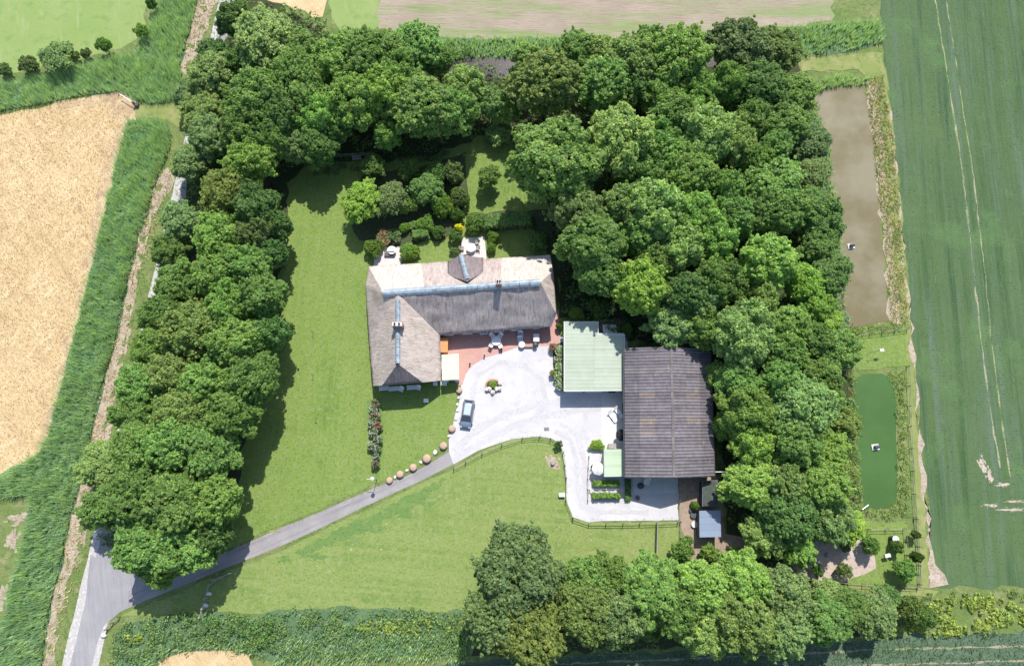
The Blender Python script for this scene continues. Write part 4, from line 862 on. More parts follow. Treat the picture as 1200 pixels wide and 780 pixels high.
hp(loft('thatch_slope', [N1, N2], [E1, E2], 30, 12, M['thatch_warm'], None, .05, .35))['label'] = 'brownish older thatch in the middle of the rear slope'
hp(loft('thatch_slope', [N2, B, ll(B, HN, .98)], [E2, ll(E2, NE, .6), NE], 18, 12, M['thatch_pale'], None, .05, .35))['label'] = 'pale new thatch at the right of the rear slope'
hp(loft('thatch_slope', [Rt, B, HS], [IC, ll(IC, SE_, .8), SE_], 44, 14, M['thatch'], None, .06, .4))
hp(loft('thatch_slope', [B, B+Vector((.01, 0, 0))], [HN, HS], 14, 12, M['thatch_side'], None, .05, .4))
hp(loft('thatch_slope', [A, A+Vector((0, -.01, 0))], [NW, HW1+Vector((0, -1, 0)), WM], 16, 12, M['thatch_side'], None, .05, .35))
hp(loft('thatch_slope', [A, Rt, W(466, 388, ZR), AP, HL], [WM, W(433, 405, ZE), W(434.5, 425, ZE), ll(W(434.5, 425, ZE), SW, .6), SW], 26, 12, M['thatch_side'], None, .05, .35))
hp(loft('thatch_slope', [Rt, W(466, 388, ZR), AP, HR], [IC, W(516.5, 420, ZE), W(517, 436, ZE), SEW], 26, 12, M['thatch_side'], None, .05, .35))
hp(loft('thatch_slope', [AP, AP+Vector((.01, 0, 0))], [HL, HR], 12, 8, M['thatch_dark'], None, .04, .35))  # slope turned from the sun, its shade put into the thatch colour
# cross gable at the back
F = W(540, 298.5, 6.3); Rg = W(547.5, 330, 7.3)
hp(loft('thatch_slope', [F, Rg], [W(524.6, 306, 3.9), W(524.6, 322, 5.0)], 14, 8, M['thatch_dark'], None, .04, .3))
hp(loft('thatch_slope', [F, Rg], [W(566.5, 302, 3.9), W(566, 319, 5.0)], 14, 8, M['thatch_dark'], None, .04, .3))
hp(loft('thatch_slope', [F, F+Vector((.01, 0, 0))], [W(530, 299.5, 4.9), W(555, 297.5, 4.9)], 8, 5, M['thatch_warm'], None, .04, .25))
# ridge metal, in separate lengths
def ridge(a, b, n, w, drop=.28, lift=.12):
    a, b = Vector(a), Vector(b); d = (b-a).normalized(); s = Vector((-d.y, d.x, 0)).normalized()
    for i in range(n):
        p = a.lerp(b, i/n)+d*.03; q = a.lerp(b, (i+1)/n)-d*.03; m = MB(); pr = [(-w/2, -drop), (-w*.28, .0), (0, lift), (w*.28, 0), (w/2, -drop)]
        lz = .012*(i % 2); vs = [p+s*x+Vector((0, 0, z+lift+lz)) for x, z in pr]+[q+s*x+Vector((0, 0, z+lift+lz)) for x, z in pr]
        vs += [v-Vector((0, 0, .05)) for v in vs]
        fs = [(j, j+1, j+6, j+5) for j in range(4)]+[(j+15, j+16, j+11, j+10) for j in range(4)]+[(0, 5, 15, 10), (4, 14, 19, 9), (0, 10, 11, 1), (1, 11, 12, 2), (2, 12, 13, 3), (3, 13, 14, 4), (5, 6, 16, 15), (6, 7, 17, 16), (7, 8, 18, 17), (8, 9, 19, 18)]
        m.add(vs, fs); hp(m.build('ridge_cap', M['zinc']))
ridge(A, B, 15, 1.15); ridge(W(466, 351, ZR), AP, 8, .75); ridge(F, W(547.5, 327, 7.2), 3, .8)
def chimney(c, ztop, w, l, rz):
    m = MB(); m.box((c.x, c.y, ztop/2+2.5), (w, l, ztop-5), rz); m.box((c.x, c.y, ztop+.06), (w+.16, l+.16, .14), rz); s = hp(m.build('chimney', M['brick'], bevel=.02))
    b = MB(); b.box((c.x, c.y, ztop+.18), (w*.95, l*.95, .1), rz); cp = hp(b.build('chimney_cap', M['concrete']))
    for k in (-1, 1):
        p = MB(); p.lathe([(.14, 0), (.13, .35), (.1, .35), (.1, .1)], (c.x+k*w*.22*math.cos(rz), c.y+k*w*.22*math.sin(rz), ztop+.22), 10); hp(p.build('chimney_pot', M['black']))
chimney(W(584.6, 331, 8.4), 8.7, .8, .8, 0); chimney(W(465.5, 380, 8.4), 8.4, 1.5, .6, 0)
# walls stand in from the eaves
def wallbox(pts, z1, inset=.55):
    c = sum(pts, Vector())/len(pts); out = []
    n = len(pts); ar = sum(pts[i].x*pts[(i+1) % n].y-pts[(i+1) % n].x*pts[i].y for i in range(n)); sg = 1 if ar > 0 else -1
    for i in range(n):
        a, b, d = pts[i-1], pts[i], pts[(i+1) % n]; e1 = (b-a).to_2d().normalized(); e2 = (d-b).to_2d().normalized()
        n1 = Vector((-e1.y, e1.x))*sg; n2 = Vector((-e2.y, e2.x))*sg; k = (n1+n2); k = k/max(.3, k.dot(n1)); out.append((b.x+k.x*inset, b.y+k.y*inset))
    return out
def flat(p): return Vector((p.x, p.y, 0))
wp = wallbox([flat(p) for p in (NW, NE, SE_, IC, SEW, SW)], 2.6)
hp(MB().prism(wp, 0, 2.55).build('wall', M['brick']))
g = wp
# gable walls under the half hips
def gable(p, q, a, b, z0, z1, th):
    d = (Vector((*q, 0))-Vector((*p, 0))); L = d.length; d.normalize(); n = Vector((-d.y, d.x, 0))*th
    P = [Vector((*p, z0)), Vector((*q, z0)), Vector((*p, 0))+d*(L*b)+Vector((0, 0, z1)), Vector((*p, 0))+d*(L*a)+Vector((0, 0, z1))]
    m = MB(); m.add(P+[x+n for x in P], [(0, 1, 2, 3), (7, 6, 5, 4), (0, 4, 5, 1), (1, 5, 6, 2), (2, 6, 7, 3), (3, 7, 4, 0)]); hp(m.build('gable_wall', M['brick']))
gable(wp[5], wp[4], .14, .72, 2.55, 4.3, .3)
gable(wp[1], wp[2], .25, .8, 2.55, 4.3, -.3)
def window(p, d, n, w, h, z, parent_fn=hp, frame='white', glass='glass', name='window'):
    """p on the wall face, d along wall, n outwards"""
    rz = math.atan2(d.y, d.x); c = Vector((p.x, p.y, z))+n*.03
    f = MB()
    for s in (-1, 1):
        f.box(c+d*s*w/2, (.09, .12, h+.09), rz); f.box(c+Vector((0, 0, s*h/2)), (w-.09, .12, .09), rz)
    f.box(c, (.05, .1, h-.09), rz); o = parent_fn(f.build(name, M[frame]))
    g_ = MB().box(c, (w-.05, .03, h-.05), rz).build('pane', M[glass], o)
    s_ = MB().box(c+Vector((0, 0, -h/2-.09))+n*.08, (w+.2, .26, .07), rz).build('sill', M['white'], o)
    return o
def facade(p, q, items):
    p, q = Vector((*p, 0)), Vector((*q, 0)); d = (q-p).normalized(); n = Vector((d.y, -d.x, 0))
    for (t, kind_, w, h, z) in items:
        c = p.lerp(q, t)
        o = window(c, d, n, w, h, z, name='window' if kind_ == 'w' else 'door', glass='glass' if kind_ == 'w' else 'darkboard')
# wp order: NW NE SE IC SEW SW ; outward side = right of travel when walking p->q counterclockwise reversed
facade(wp[5], wp[4], [(.12, 'w', 1.3, 1.3, 1.5), (.38, 'w', 1.6, 1.3, 1.5), (.62, 'w', 1.6, 1.3, 1.5), (.86, 'w', 1.1, 1.3, 1.5), (.35, 'w', .9, .9, 3.3), (.55, 'w', .9, .9, 3.3)])
facade(wp[3], wp[2], [(.1, 'w', 1.4, 1.3, 1.5), (.27, 'w', 1.4, 1.3, 1.5), (.42, 'd', 1.1, 2.0, 1.15), (.56, 'w', 1.4, 1.3, 1.5), (.72, 'w', 1.4, 1.3, 1.5), (.9, 'w', .8, .9, 1.6)])
facade(wp[4], wp[3], [(.75, 'd', 1.0, 2.0, 1.15)])
facade(wp[2], wp[1], [(.3, 'w', 1.2, 1.2, 1.5), (.7, 'w', 1.2, 1.2, 1.5), (.5, 'w', .9, .9, 3.4)])
facade(wp[1], wp[0], [(.12, 'w', 1.3, 1.3, 1.5), (.3, 'w', 1.3, 1.3, 1.5), (.46, 'd', 1.4, 2.0, 1.15), (.65, 'w', 1.3, 1.3, 1.5), (.85, 'w', 1.3, 1.3, 1.5)])
facade(wp[0], wp[5], [(.2, 'w', 1.2, 1.2, 1.5), (.4, 'w', 1.2, 1.2, 1.5), (.65, 'w', 1.2, 1.2, 1.5), (.85, 'w', 1.2, 1.2, 1.5)])
# cross gable wall
cg = [W(527, 304, 0), W(563, 300, 0), W(563, 312, 0), W(527, 316, 0)]
a_, b_ = W(530, 303, 4), W(560, 300.5, 4)
hp(MB().prism([(a_.x, a_.y), (b_.x, b_.y), (b_.x, b_.y-1.5), (a_.x, a_.y-1.5)], 0, 3.9).build('gable_wall', M['brick']))
# ------------------------------------------------------------ lean-to strips and orange cover at the inner corner
def strips(name, c4, n, z0, z1, mat, cols, label, cat, wallmat, raise_=.05, gap=.04):
    """c4: four world corners a,b (top edge left->right), c,d (bottom right, bottom left)"""
    a, b, c, d = c4; t = empty(name, ((a+c)/2).to_2d().to_3d(), 0, label, cat)
    T = Matrix.Translation(-t.location)
    for i in range(n):
        q0, q1 = (i+gap/2)/n, (i+1-gap/2)/n; h = raise_ if i % 2 else raise_*.7
        P = [a.lerp(d, q0), b.lerp(c, q0), b.lerp(c, q1), a.lerp(d, q1)]; m = MB()
        m.add([T @ (p+Vector((0, 0, h))) for p in P]+[T @ (p-Vector((0, 0, .03))) for p in P], [(0, 3, 2, 1), (4, 5, 6, 7), (0, 1, 5, 4), (1, 2, 6, 5), (2, 3, 7, 6), (3, 0, 4, 7)])
        o = m.build('roof_strip', M[mat], t); k = random.choice(cols) if len(cols) > 2 else cols[i % len(cols)]; j = random.uniform(.94, 1.06); o.color = (k[0]*j, k[1]*j, k[2]*j, 1)
    w = wallbox([flat(T @ p) for p in (a, b, c, d)], 1, .12)
    MB().prism(w, 0, min(z0, z1)-.06).build('wall', M[wallmat], t)
    return t
z = 2.35
t = strips('lean_to', [W(517.5, 415.5, z+.2), W(537.5, 414.5, z-.1), W(538, 444.5, z-.1), W(518, 445.5, z+.2)], 12, z-.1, z, 'roofstripe', [(.66, .68, .5), (.5, .52, .38)], 'lean-to with cream and green striped roof at the end of the thatched wing', 'lean-to', 'white')
MB().box((.2, -2.1, 1.2), (1.0, .04, 1.1)).build('window', M['glass'], t)
t = empty('log_store', (*W(521, 407, 0).to_2d(), 0), 0, 'orange wooden store with slatted lid in the inner corner of the house', 'store')
MB().box((0, 0, .8), (1.2, 2.1, 1.6)).build('box', M['orange_wood'], t)
for i in range(5):
    MB().box((-.54+i*.27, 0, 1.66-.01*i), (.25, 2.3, .05)).build('slat', M['orange_wood'], t)
# ------------------------------------------------------------ garage with pale green sheets
def garage():
    z = 2.9
    c = [W(661, 377, z), W(701, 377, z), W(701, 392, z), W(732, 392, z), W(730.5, 457.5, z), W(661, 458, z)]
    t = empty('garage', ((c[0]+c[4])/2).to_2d().to_3d(), 0, 'wide flat garage with pale green sheet roof between thatched house and barn', 'garage')
    T = Matrix.Translation(-t.location); cc = [T @ p for p in c]
    MB().prism(wallbox([flat(p) for p in cc], 1, .3), 0, z-.12).build('wall', M['cream_board'], t)
    n = 18; L0, L1 = cc[0], cc[5]
    for i in range(n):
        q0, q1 = i/n, (i+1)/n; yl0 = L0.lerp(L1, q0); yl1 = L0.lerp(L1, q1)
        segs = [(yl0, yl1, c_) for c_ in [0]]
        fullr0 = Vector((cc[3].x+(cc[4].x-cc[3].x)*max(0, q0), yl0.y, z)); fullr1 = Vector((fullr0.x, yl1.y, z))
        xr = cc[1].x if yl1.y > cc[2].y-.1 else fullr0.x
        cuts = [yl0.x, (yl0.x*.52+cc[1].x*.48), cc[1].x] if xr == cc[1].x else [yl0.x, (yl0.x+xr)/2+(1.2 if i % 2 else -1.2)*0, xr]
        for k in range(len(cuts)-1):
            x0, x1 = cuts[k]+.01, cuts[k+1]-.01; m = MB(); ys = [yl0.y, yl0.y-.12, yl0.y-.2]; D = yl0.y-yl1.y
            pr = [(0, .05), (.1*D, .05), (.16*D, .02), (.46*D, .02), (.5*D, .045), (.56*D, .02), (D-.01, .02)]
            vs = [(x, yl0.y-a, z+b+.004*k) for x in (x0, x1) for a, b in pr]; npp = len(pr)
            vs += [(x, y, z-.05) for x in (x0, x1) for y in (yl0.y, yl1.y+.01)]
            b0 = 2*npp
            m.add(vs, [(j, j+1, j+1+npp, j+npp) for j in range(npp-1)]+[(0, npp, b0+2, b0), (npp-1, b0+1, b0+3, 2*npp-1)])
            o = m.build('roof_sheet', M['green_sheet'], t); j = random.uniform(.93, 1.05); o.color = (.37*j, .425*j, .335*j, 1)
    # fascia
    for i, (p, q) in enumerate(((cc[5], cc[4]), (cc[0], cc[5]), (cc[0], cc[1]), (cc[3], cc[4]), (cc[2], cc[3]), (cc[1], cc[2]))):
        d = q-p; MB().box(((p+q)/2+Vector((0, 0, -.03-.003*i))), (d.length+.06, .06, .24), math.atan2(d.y, d.x)).build('fascia', M['white'], t)
    # two gates and a door on the yard side
    for k, x in enumerate((-2.9, .2)):
        MB().box((x, cc[5].y+.3-.02, 1.15), (2.6, .08, 2.2)).build('garage_door', M['white'], t)
    MB().box((3, cc[5].y+.27, 1.05), (.95, .07, 2.05)).build('door', M['darkboard'], t)
garage()
# roof terrace notch behind the garage: brown deck and white table
area('deck', [(699, 374), (727, 374), (727, 397), (699, 397)], 'yard_soil', .02)
# ------------------------------------------------------------ barn
def barn():
    ze, zr = 3.9, 6.0
    L0, L1 = W(731.5, 408.7, ze), W(732.5, 558.5, ze); Q0, Q1 = W(833, 409.4, ze), W(837, 557, ze); P0, P1 = W(786.5, 407, zr), W(789.5, 559, zr)
    t = empty('barn', (*((P0+P1)/2).to_2d(), 0), 0, 'large barn with dark grey rust-stained corrugated gable roof beside the wood', 'barn')
    T = Matrix.Translation(-t.location); L0, L1, Q0, Q1, P0, P1 = [T @ p for p in (L0, L1, Q0, Q1, P0, P1)]
    # walls with gables
    ins = .3; xl = (L0.x+L1.x)/2+ins; xr = (Q0.x+Q1.x)/2-ins; yt = (L0.y+Q0.y)/2-ins; yb = (L1.y+Q1.y)/2+ins; xp = (P0.x+P1.x)/2
    hl = ze-.12; pf = [(xl, 0), (xr, 0), (xr, hl), (xp, zr-.15), (xl, hl)]
    vs = [(x, yt, z) for x, z in pf]+[(x, yb, z) for x, z in pf]
    MB().add(vs, [(0, 1, 2, 3, 4), (9, 8, 7, 6, 5), (0, 5, 6, 1), (1, 6, 7, 2), (2, 7, 8, 3), (3, 8, 9, 4), (4, 9, 5, 0)]).build('wall', M['darkboard'], t)
    NR, NCc = 20, 3
    base = [(.15, .135, .15), (.16, .145, .16), (.175, .16, .17), (.19, .172, .18), (.165, .15, .162)]
    for side, (E0, E1) in enumerate(((L0, L1), (Q0, Q1))):
        rowc = []
        for i in range(NR):
            b = base[[0, 2, 1, 3, 4, 1, 2, 0, 4, 2][(i+side*3) % 10]]
            for k in range(NCc):
                u0, u1 = i/NR, (i+1)/NR; v0, v1 = k/NCc, (k+1)/NCc+.02*(k < NCc-1)
                def pt(u, v): return P0.lerp(P1, u).lerp(E0.lerp(E1, u), v)
                m = MB(); vs = []; K = 8
                for v, lift in ((v0, .0 if k else .02), (min(v1, 1), .05)):
                    for j in range(K+1):
                        p = pt(u0+(u1-u0)*j/K, v); p = p+Vector((0, 0, lift+.055*math.cos(2*math.pi*j/4)+.03+.003*(i % 2))); vs.append(p)
                fs = [(j, j+1, j+K+2, j+K+1) for j in range(K)]
                if side: fs = [f[::-1] for f in fs]
                m.add(vs, fs); o = m.build('roof_sheet', M['sheet'], t)
                j = random.uniform(.9, 1.1); c = [x*j for x in b]
                if k == 2 : c = [x*.82 for x in c]
                if side == 0 and 9 <= i <= 13 and k == 1 and random.random() < .7: c = [c[0]*1.25, c[1]*1.18, c[2]*1.08]
                if i in (7, 11) and k == 1: c = [c[0]*1.25, c[1]*1.12, c[2]*.95]
                o.color = (*c, 1)
    for i in range(20):
        p, q = P0.lerp(P1, i/20), P0.lerp(P1, (i+1)/20); m = MB(); dz = .09+.006*(i % 2)
        vs = [(p.x-.16, p.y, zr-.02+dz), (p.x, p.y, zr+dz+.06), (p.x+.16, p.y, zr-.02+dz), (q.x-.16, q.y+.02, zr-.02+dz), (q.x, q.y+.02, zr+dz+.06), (q.x+.16, q.y+.02, zr-.02+dz)]
        m.add(vs, [(0, 3, 4, 1), (1, 4, 5, 2)]); o = m.build('ridge_tile', M['sheet'], t); j = random.uniform(.8, 1.3); o.color = (.18*j, .155*j, .15*j, 1)
    for nm, a, b, x in (('gutter', L0, L1, -.1), ('gutter', Q0, Q1, .1)):
        MB().tube([a+Vector((x, 0, -.12)), b+Vector((x, 0, -.12))], .09, 8).build(nm, M['darkgrey'], t)
    for a, b in ((L0, P0), (P0, Q0), (L1, P1), (P1, Q1)):
        s = Vector((0, .06 if a is L0 or a is P0 and b is Q0 else -.06, -.08)); d = b-a
        MB().tube([a+s, b+s], .07, 4).build('barge_board', M['greywood'], t)
    # openings towards yard and south
    MB().box((xl-.03, 3.5, 1.5), (.08, 3.2, 3.0)).build('barn_door', M['greywood'], t)
    MB().box((xl-.03, -2.6, 1.2), (.07, 1.0, 2.1)).build('door', M['white'], t)
    f = MB().box((xl-.03, -5.5, 1.6), (.09, 1.6, 1.0)).build('window', M['white'], t); MB().box((xl-.07, -5.5, 1.6), (.05, 1.4, .85)).build('pane', M['glass'], f)
    MB().box((xp-3, yb-.03, 1.3), (3.0, .08, 2.5)).build('barn_door', M['greywood'], t)
    f = MB().box((xp+1.5, yb-.03, 1.6), (1.5, .09, 1.0)).build('window', M['white'], t); MB().box((xp+1.5, yb-.08, 1.6), (1.35, .05, .85)).build('pane', M['glass'], f)
barn()
# ------------------------------------------------------------ small outbuildings
z = 2.5
strips('tool_shed', [W(707.7, 526, z), W(730.5, 526, z+.15), W(730.5, 558, z+.15), W(708, 558.5, z)], 9, z, z, 'green_sheet', [(.4, .5, .35), (.38, .47, .33), (.42, .52, .37)], 'small shed with fresh pale green roof against the barn side', 'shed', 'cream_board', .03, .02)
z = 2.3
t = strips('garden_shed', [W(819.4, 598, z), W(844.3, 597.5, z), W(845, 628.8, z+.1), W(819.8, 629.2, z+.1)], 4, z, z, 'objcol', [(.2, .25, .34), (.19, .24, .325), (.21, .26, .35)], 'blue grey roofed shed, lower of the two south of the barn', 'shed', 'darkboard', .02, .015)
strips('wood_shelter', [W(823, 563, z-.1), W(841, 562, z-.1), W(841, 592.6, z-.2), W(823, 593, z-.2)], 4, z, z, 'objcol', [(.13, .145, .18), (.12, .135, .17), (.14, .15, .185)], 'darker grey roofed shelter between barn corner and blue grey shed', 'shed', 'darkboard', .02, .015)

# ------------------------------------------------------------ car
def car():
    c = W(547.6, 484.5, .7); t = empty('parked_car', (c.x, c.y, 0), R(-8), 'blue grey car with pale reflection-painted glass roof parked on the gravel, nose towards the drive', 'car')
    # stations along y: front is -y ; (y, half width, z bottom, z top)
    st = [(-2.12, .62, .32, .58), (-2.02, .78, .25, .72), (-1.6, .87, .22, .86), (-1.0, .9, .2, .97), (0, .9, .2, .98), (1.2, .9, .2, 1.0), (1.8, .86, .24, .98), (2.05, .78, .28, .9), (2.12, .66, .34, .8)]
    def sect(y, w, z0, z1, k=12):
        out = []
        for j in range(k):
            a = 2*math.pi*j/k; cx, sz = math.cos(a), math.sin(a); out.append((w*math.copysign(abs(cx)**.35, cx), y, (z0+z1)/2+(z1-z0)/2*math.copysign(abs(sz)**.5, sz)))
        return out
    def loftb(st, k=12):
        vs = [p for s in st for p in sect(*s, k)]; n = len(st)
        fs = [(i*k+j, (i+1)*k+j, (i+1)*k+(j+1) % k, i*k+(j+1) % k) for i in range(n-1) for j in range(k)]+[tuple(range(k)), tuple(range(n*k-1, (n-1)*k-1, -1))]
        return MB().add(vs, fs)
    loftb(st).build('body', M['carpaint'], t, smooth=True)
    def quadbox(P, thick, name, mat):
        P = [Vector(p) for p in P]; n = (P[1]-P[0]).cross(P[2]-P[0]).normalized()*thick
        return MB().add(P+[p-n for p in P], [(0, 1, 2, 3), (7, 6, 5, 4), (0, 4, 5, 1), (1, 5, 6, 2), (2, 6, 7, 3), (3, 7, 4, 0)]).build(name, M[mat], t)
    # glasshouse body under the panes, roof rim, panes
    g = [(-1.15, .8, .93, .97), (-.75, .78, .93, 1.22), (-.35, .68, .93, 1.44), (.9, .68, .93, 1.5), (1.6, .66, .93, 1.38), (1.98, .7, .93, 1.0)]
    loftb(g).build('cabin', M['carpaint'], t, smooth=True)
    quadbox([(-.78, -1.2, .995), (.78, -1.2, .995), (.6, -.42, 1.47), (-.6, -.42, 1.47)], .03, 'windscreen', 'carglass')
    quadbox([(-.5, -.28, 1.5), (.5, -.28, 1.5), (.48, 1.3, 1.52), (-.48, 1.3, 1.52)], .02, 'glass_roof', 'sunroof')
    quadbox([(.62, 2.02, 1.04), (-.62, 2.02, 1.04), (-.52, 1.58, 1.42), (.52, 1.58, 1.42)], .03, 'rear_window', 'carglass')
    for s in (-1, 1):
        quadbox([(s*.8, -.8, 1.0), (s*.8, 1.5, 1.0), (s*.68, 1.3, 1.38), (s*.69, -.4, 1.36)][::s], .02, 'side_window', 'carglass')
        MB().box((s*.64, -.0+.45, 1.5), (.05, 1.9, .05)).build('roof_rail', M['darkgrey'], t)
        MB().lathe([(.02, 0), (.09, .05), (.1, .12), (.03, .18)], (s*1.0, -.85, .95), 8, 0, (1.2, .7)).build('mirror', M['carpaint'], t)
        MB().box((s*.62, -2.0, .62), (.34, .22, .14), s*.3).build('headlight', M['lamp'], t, bevel=.03)
        MB().box((s*.68, 2.04, .8), (.2, .1, .22)).build('tail_light', M['red'], t, bevel=.02)
        for y in (-1.35, 1.35):
            w = MB().tube([(s*.72, y, .32), (s*.93, y, .32)], .32, 18).build('wheel', M['black'], t); MB().tube([(s*.92, y, .32), (s*.94, y, .32)], .2, 10).build('rim', M['darkgrey'], w)
    MB().box((0, -2.12, .42), (.52, .04, .11)).build('number_plate', M['white'], t); MB().box((0, -2.08, .6), (.8, .1, .09)).build('grille', M['black'], t)
    MB().box((0, 2.13, .6), (.52, .03, .11)).build('number_plate', M['white'], t)
car()
# ------------------------------------------------------------ boulders and stones along the drive
PLC = ['beside the car, uppermost by the road bend', 'next below the car', 'where gravel meets the drive', 'at the widest gap of the row', 'third from the lower end of the row', 'second from the lower end of the row', 'smallest and lowest, nearest the rose border']
for i, (x, y, r) in enumerate([(538, 457, .55), (529.5, 502, .62), (519.5, 522, .66), (500, 537, .74), (484, 547.5, .64), (468.5, 555.5, .62), (456, 562.5, .56)]):
    p = W(x, y, .5); m = MB(); m.lathe([(.75, 0), (1.0, .25), (1.02, .55), (.9, .8), (.55, .93), (.2, .96)], (0, 0, 0), 16, .06)
    o = m.build('round_boulder', M['stone'], smooth=True); o.location = (p.x, p.y, 0); r *= .88; o.scale = (r, r, r*1.15); o.rotation_euler[2] = i
    tag(o, 'big round tan stone '+PLC[i], 'boulder', 'round tan stones lining the drive')
for i, (x, y, l) in enumerate([(537.5, 466, 'small white stone below the uppermost tan boulder'), (536, 474, 'small pale stone left of the rear of the car'), (534, 491, 'small white stone left of the car nose'), (526, 511, 'white stone between the second and third tan boulder'), (510, 530, 'largest white stone, between third and fourth tan boulder'), (493, 541.5, 'long pale stone between fourth and fifth tan boulder'), (477, 551, 'small stone between fifth and sixth tan boulder'), (463, 559, 'tiny pale stone between the two lowest tan boulders'), (536, 481, 'grey stone beside the middle of the car')]):
    p = W(x, y); m = MB(); m.lathe([(.7, 0), (1, .3), (.8, .75), (.3, .95)], (0, 0, 0), 9, .15); o = m.build('edge_stone', M['whitestone'], smooth=True)
    o.location = (p.x, p.y, 0); s = .34 if 'largest' in l else .22; o.scale = (s*1.3, s, s*1.1); o.rotation_euler[2] = .6+i; tag(o, l, 'stone', 'small stones lining the drive')
# ------------------------------------------------------------ fences
def fence(name, pts, label, step=2.4, h=1.1, rails=(.55, 1.0), mat='wood', rmat='greywood', pr=.05, rr=.03):
    P = [W(*p) for p in pts]; t = empty(name, P[0], 0, label, 'fence'); P = [p-P[0] for p in P]; k = 0; posts = []
    for a, b in zip(P, P[1:]):
        n = max(1, round((b-a).length/step)); posts += [a.lerp(b, i/n) for i in range(n)]
    posts.append(P[-1]); pm = None
    for i, p in enumerate(posts):
        if pm is None: o = MB().box((0, 0, h/2), (pr*2, pr*2, h), .2, taper=.9).build('post', M[mat], t); pm = o.data
        else: o = link('post', pm, t)
        o.location = p; o.rotation_euler[2] = random.uniform(-.1, .1)
    for a, b in zip(posts, posts[1:]):
        d = b-a
        for z in rails:
            m = MB(); m.box(((a+b)/2+Vector((0, 0, z))), (d.length-.02, rr, rr*2.4), math.atan2(d.y, d.x)); m.build('rail', M[rmat or mat], t)
    return t
fence('rail_fence', [(532, 549), (546, 541), (565, 531), (588, 521), (612, 513.5), (632, 512), (645, 514), (654, 519)], 'curved timber rail fence between gravel yard and meadow', rr=.03)
fence('rail_fence', [(655, 521), (660, 530), (663.5, 560), (663, 586), (671, 606)], 'upright stretch of rail fence left of the narrow gravel', rr=.03)
fence('rail_fence', [(671.5, 606.5), (690, 613), (730, 613), (769, 612), (794, 611)], 'straight rail fence along the lower edge of the gravel', rr=.035)
fence('plank_fence', [(769, 614), (767.5, 660)], 'short pale plank fence running down the meadow from the gravel', 2.2, 1.1, (.3, .65, 1.0), 'greywood', rr=.09)
fence('wire_fence', [(796, 562), (795, 590), (797, 611), (797, 630), (796, 655)], 'thin fence between gravel and brown yard', 2, 1.0, (.5, .95), rr=.02)
fence('wire_fence', [(1004, 393), (1062, 386)], 'fence across the top of the grass strip between the ponds', 2, 1.1, (.5, 1.0), rr=.03)
fence('wire_fence', [(1016, 620), (1058, 619), (1060, 650)], 'fence round the paddock corner with the fruit trees', 2.2, 1.1, (.5, 1.0), 'darkboard', rr=.03)
fence('wire_fence', [(1071, 608), (1073, 640), (1075, 684)], 'fence line right of the paddock beside the crop', 2.2, 1.2, (.5, 1.0), rr=.04)
fence('wire_fence', [(900, 674), (960, 680), (1010, 684), (1074, 687)], 'low fence between orchard and lower track', 2.4, 1.1, (.5, 1.0), rr=.025)
fence('wire_fence', [(1062, 430), (1064, 500), (1070, 606)], 'thin fence right of the green pond', 3, 1.1, (.6, 1.0), rr=.025)
fence('garden_fence', [(385, 186), (415, 184), (440, 183)], 'grey fence in deep shade behind the garden', 2, 1.2, (.4, .8, 1.1), 'greywood', rr=.04)
fence('white_frame_fence', [(690, 534), (688.5, 560), (689, 585)], 'thin white frame fence left of the hedge blocks', 1.6, 1.0, (.5, .95), 'white', rr=.035)
fence('white_frame_fence', [(691, 573), (728, 573)], 'white rail between the two hedge blocks', 2, .9, (.85,), 'white', rr=.04)
fence('field_fence', [(262, 676), (248, 684), (243, 700), (240, 712), (237, 722)], 'broken old fence from the drive down to the scrub bank', 2, 1.1, (.9,), 'greywood', pr=.12, rr=.06)
fence('field_gate_rail', [(252, 679), (271, 671)], 'white topped gate rail beside the drive shadow', 2.6, 1.1, (.3, .6, 1.0), 'white', rr=.08)
fence('field_fence', [(126, 737), (133, 729), (141, 722)], 'short leaning fence at the road junction corner', 2, 1.0, (.5, .9), 'wood', rr=.05)
for x, y, l in [(245, 695, 'upper of two white rocks at the broken field fence'), (241, 709, 'lower of two white rocks at the broken field fence'), (122, 744, 'pale rock beside the road edge at the junction')]:
    p = W(x, y); m = MB(); m.lathe([(.8, 0), (1, .3), (.7, .7), (.2, .9)], (0, 0, 0), 9, .2); o = m.build('rock', M['whitestone'], smooth=True); o.location = (p.x, p.y, 0); o.scale = (.42, .33, .4); tag(o, l, 'rock')
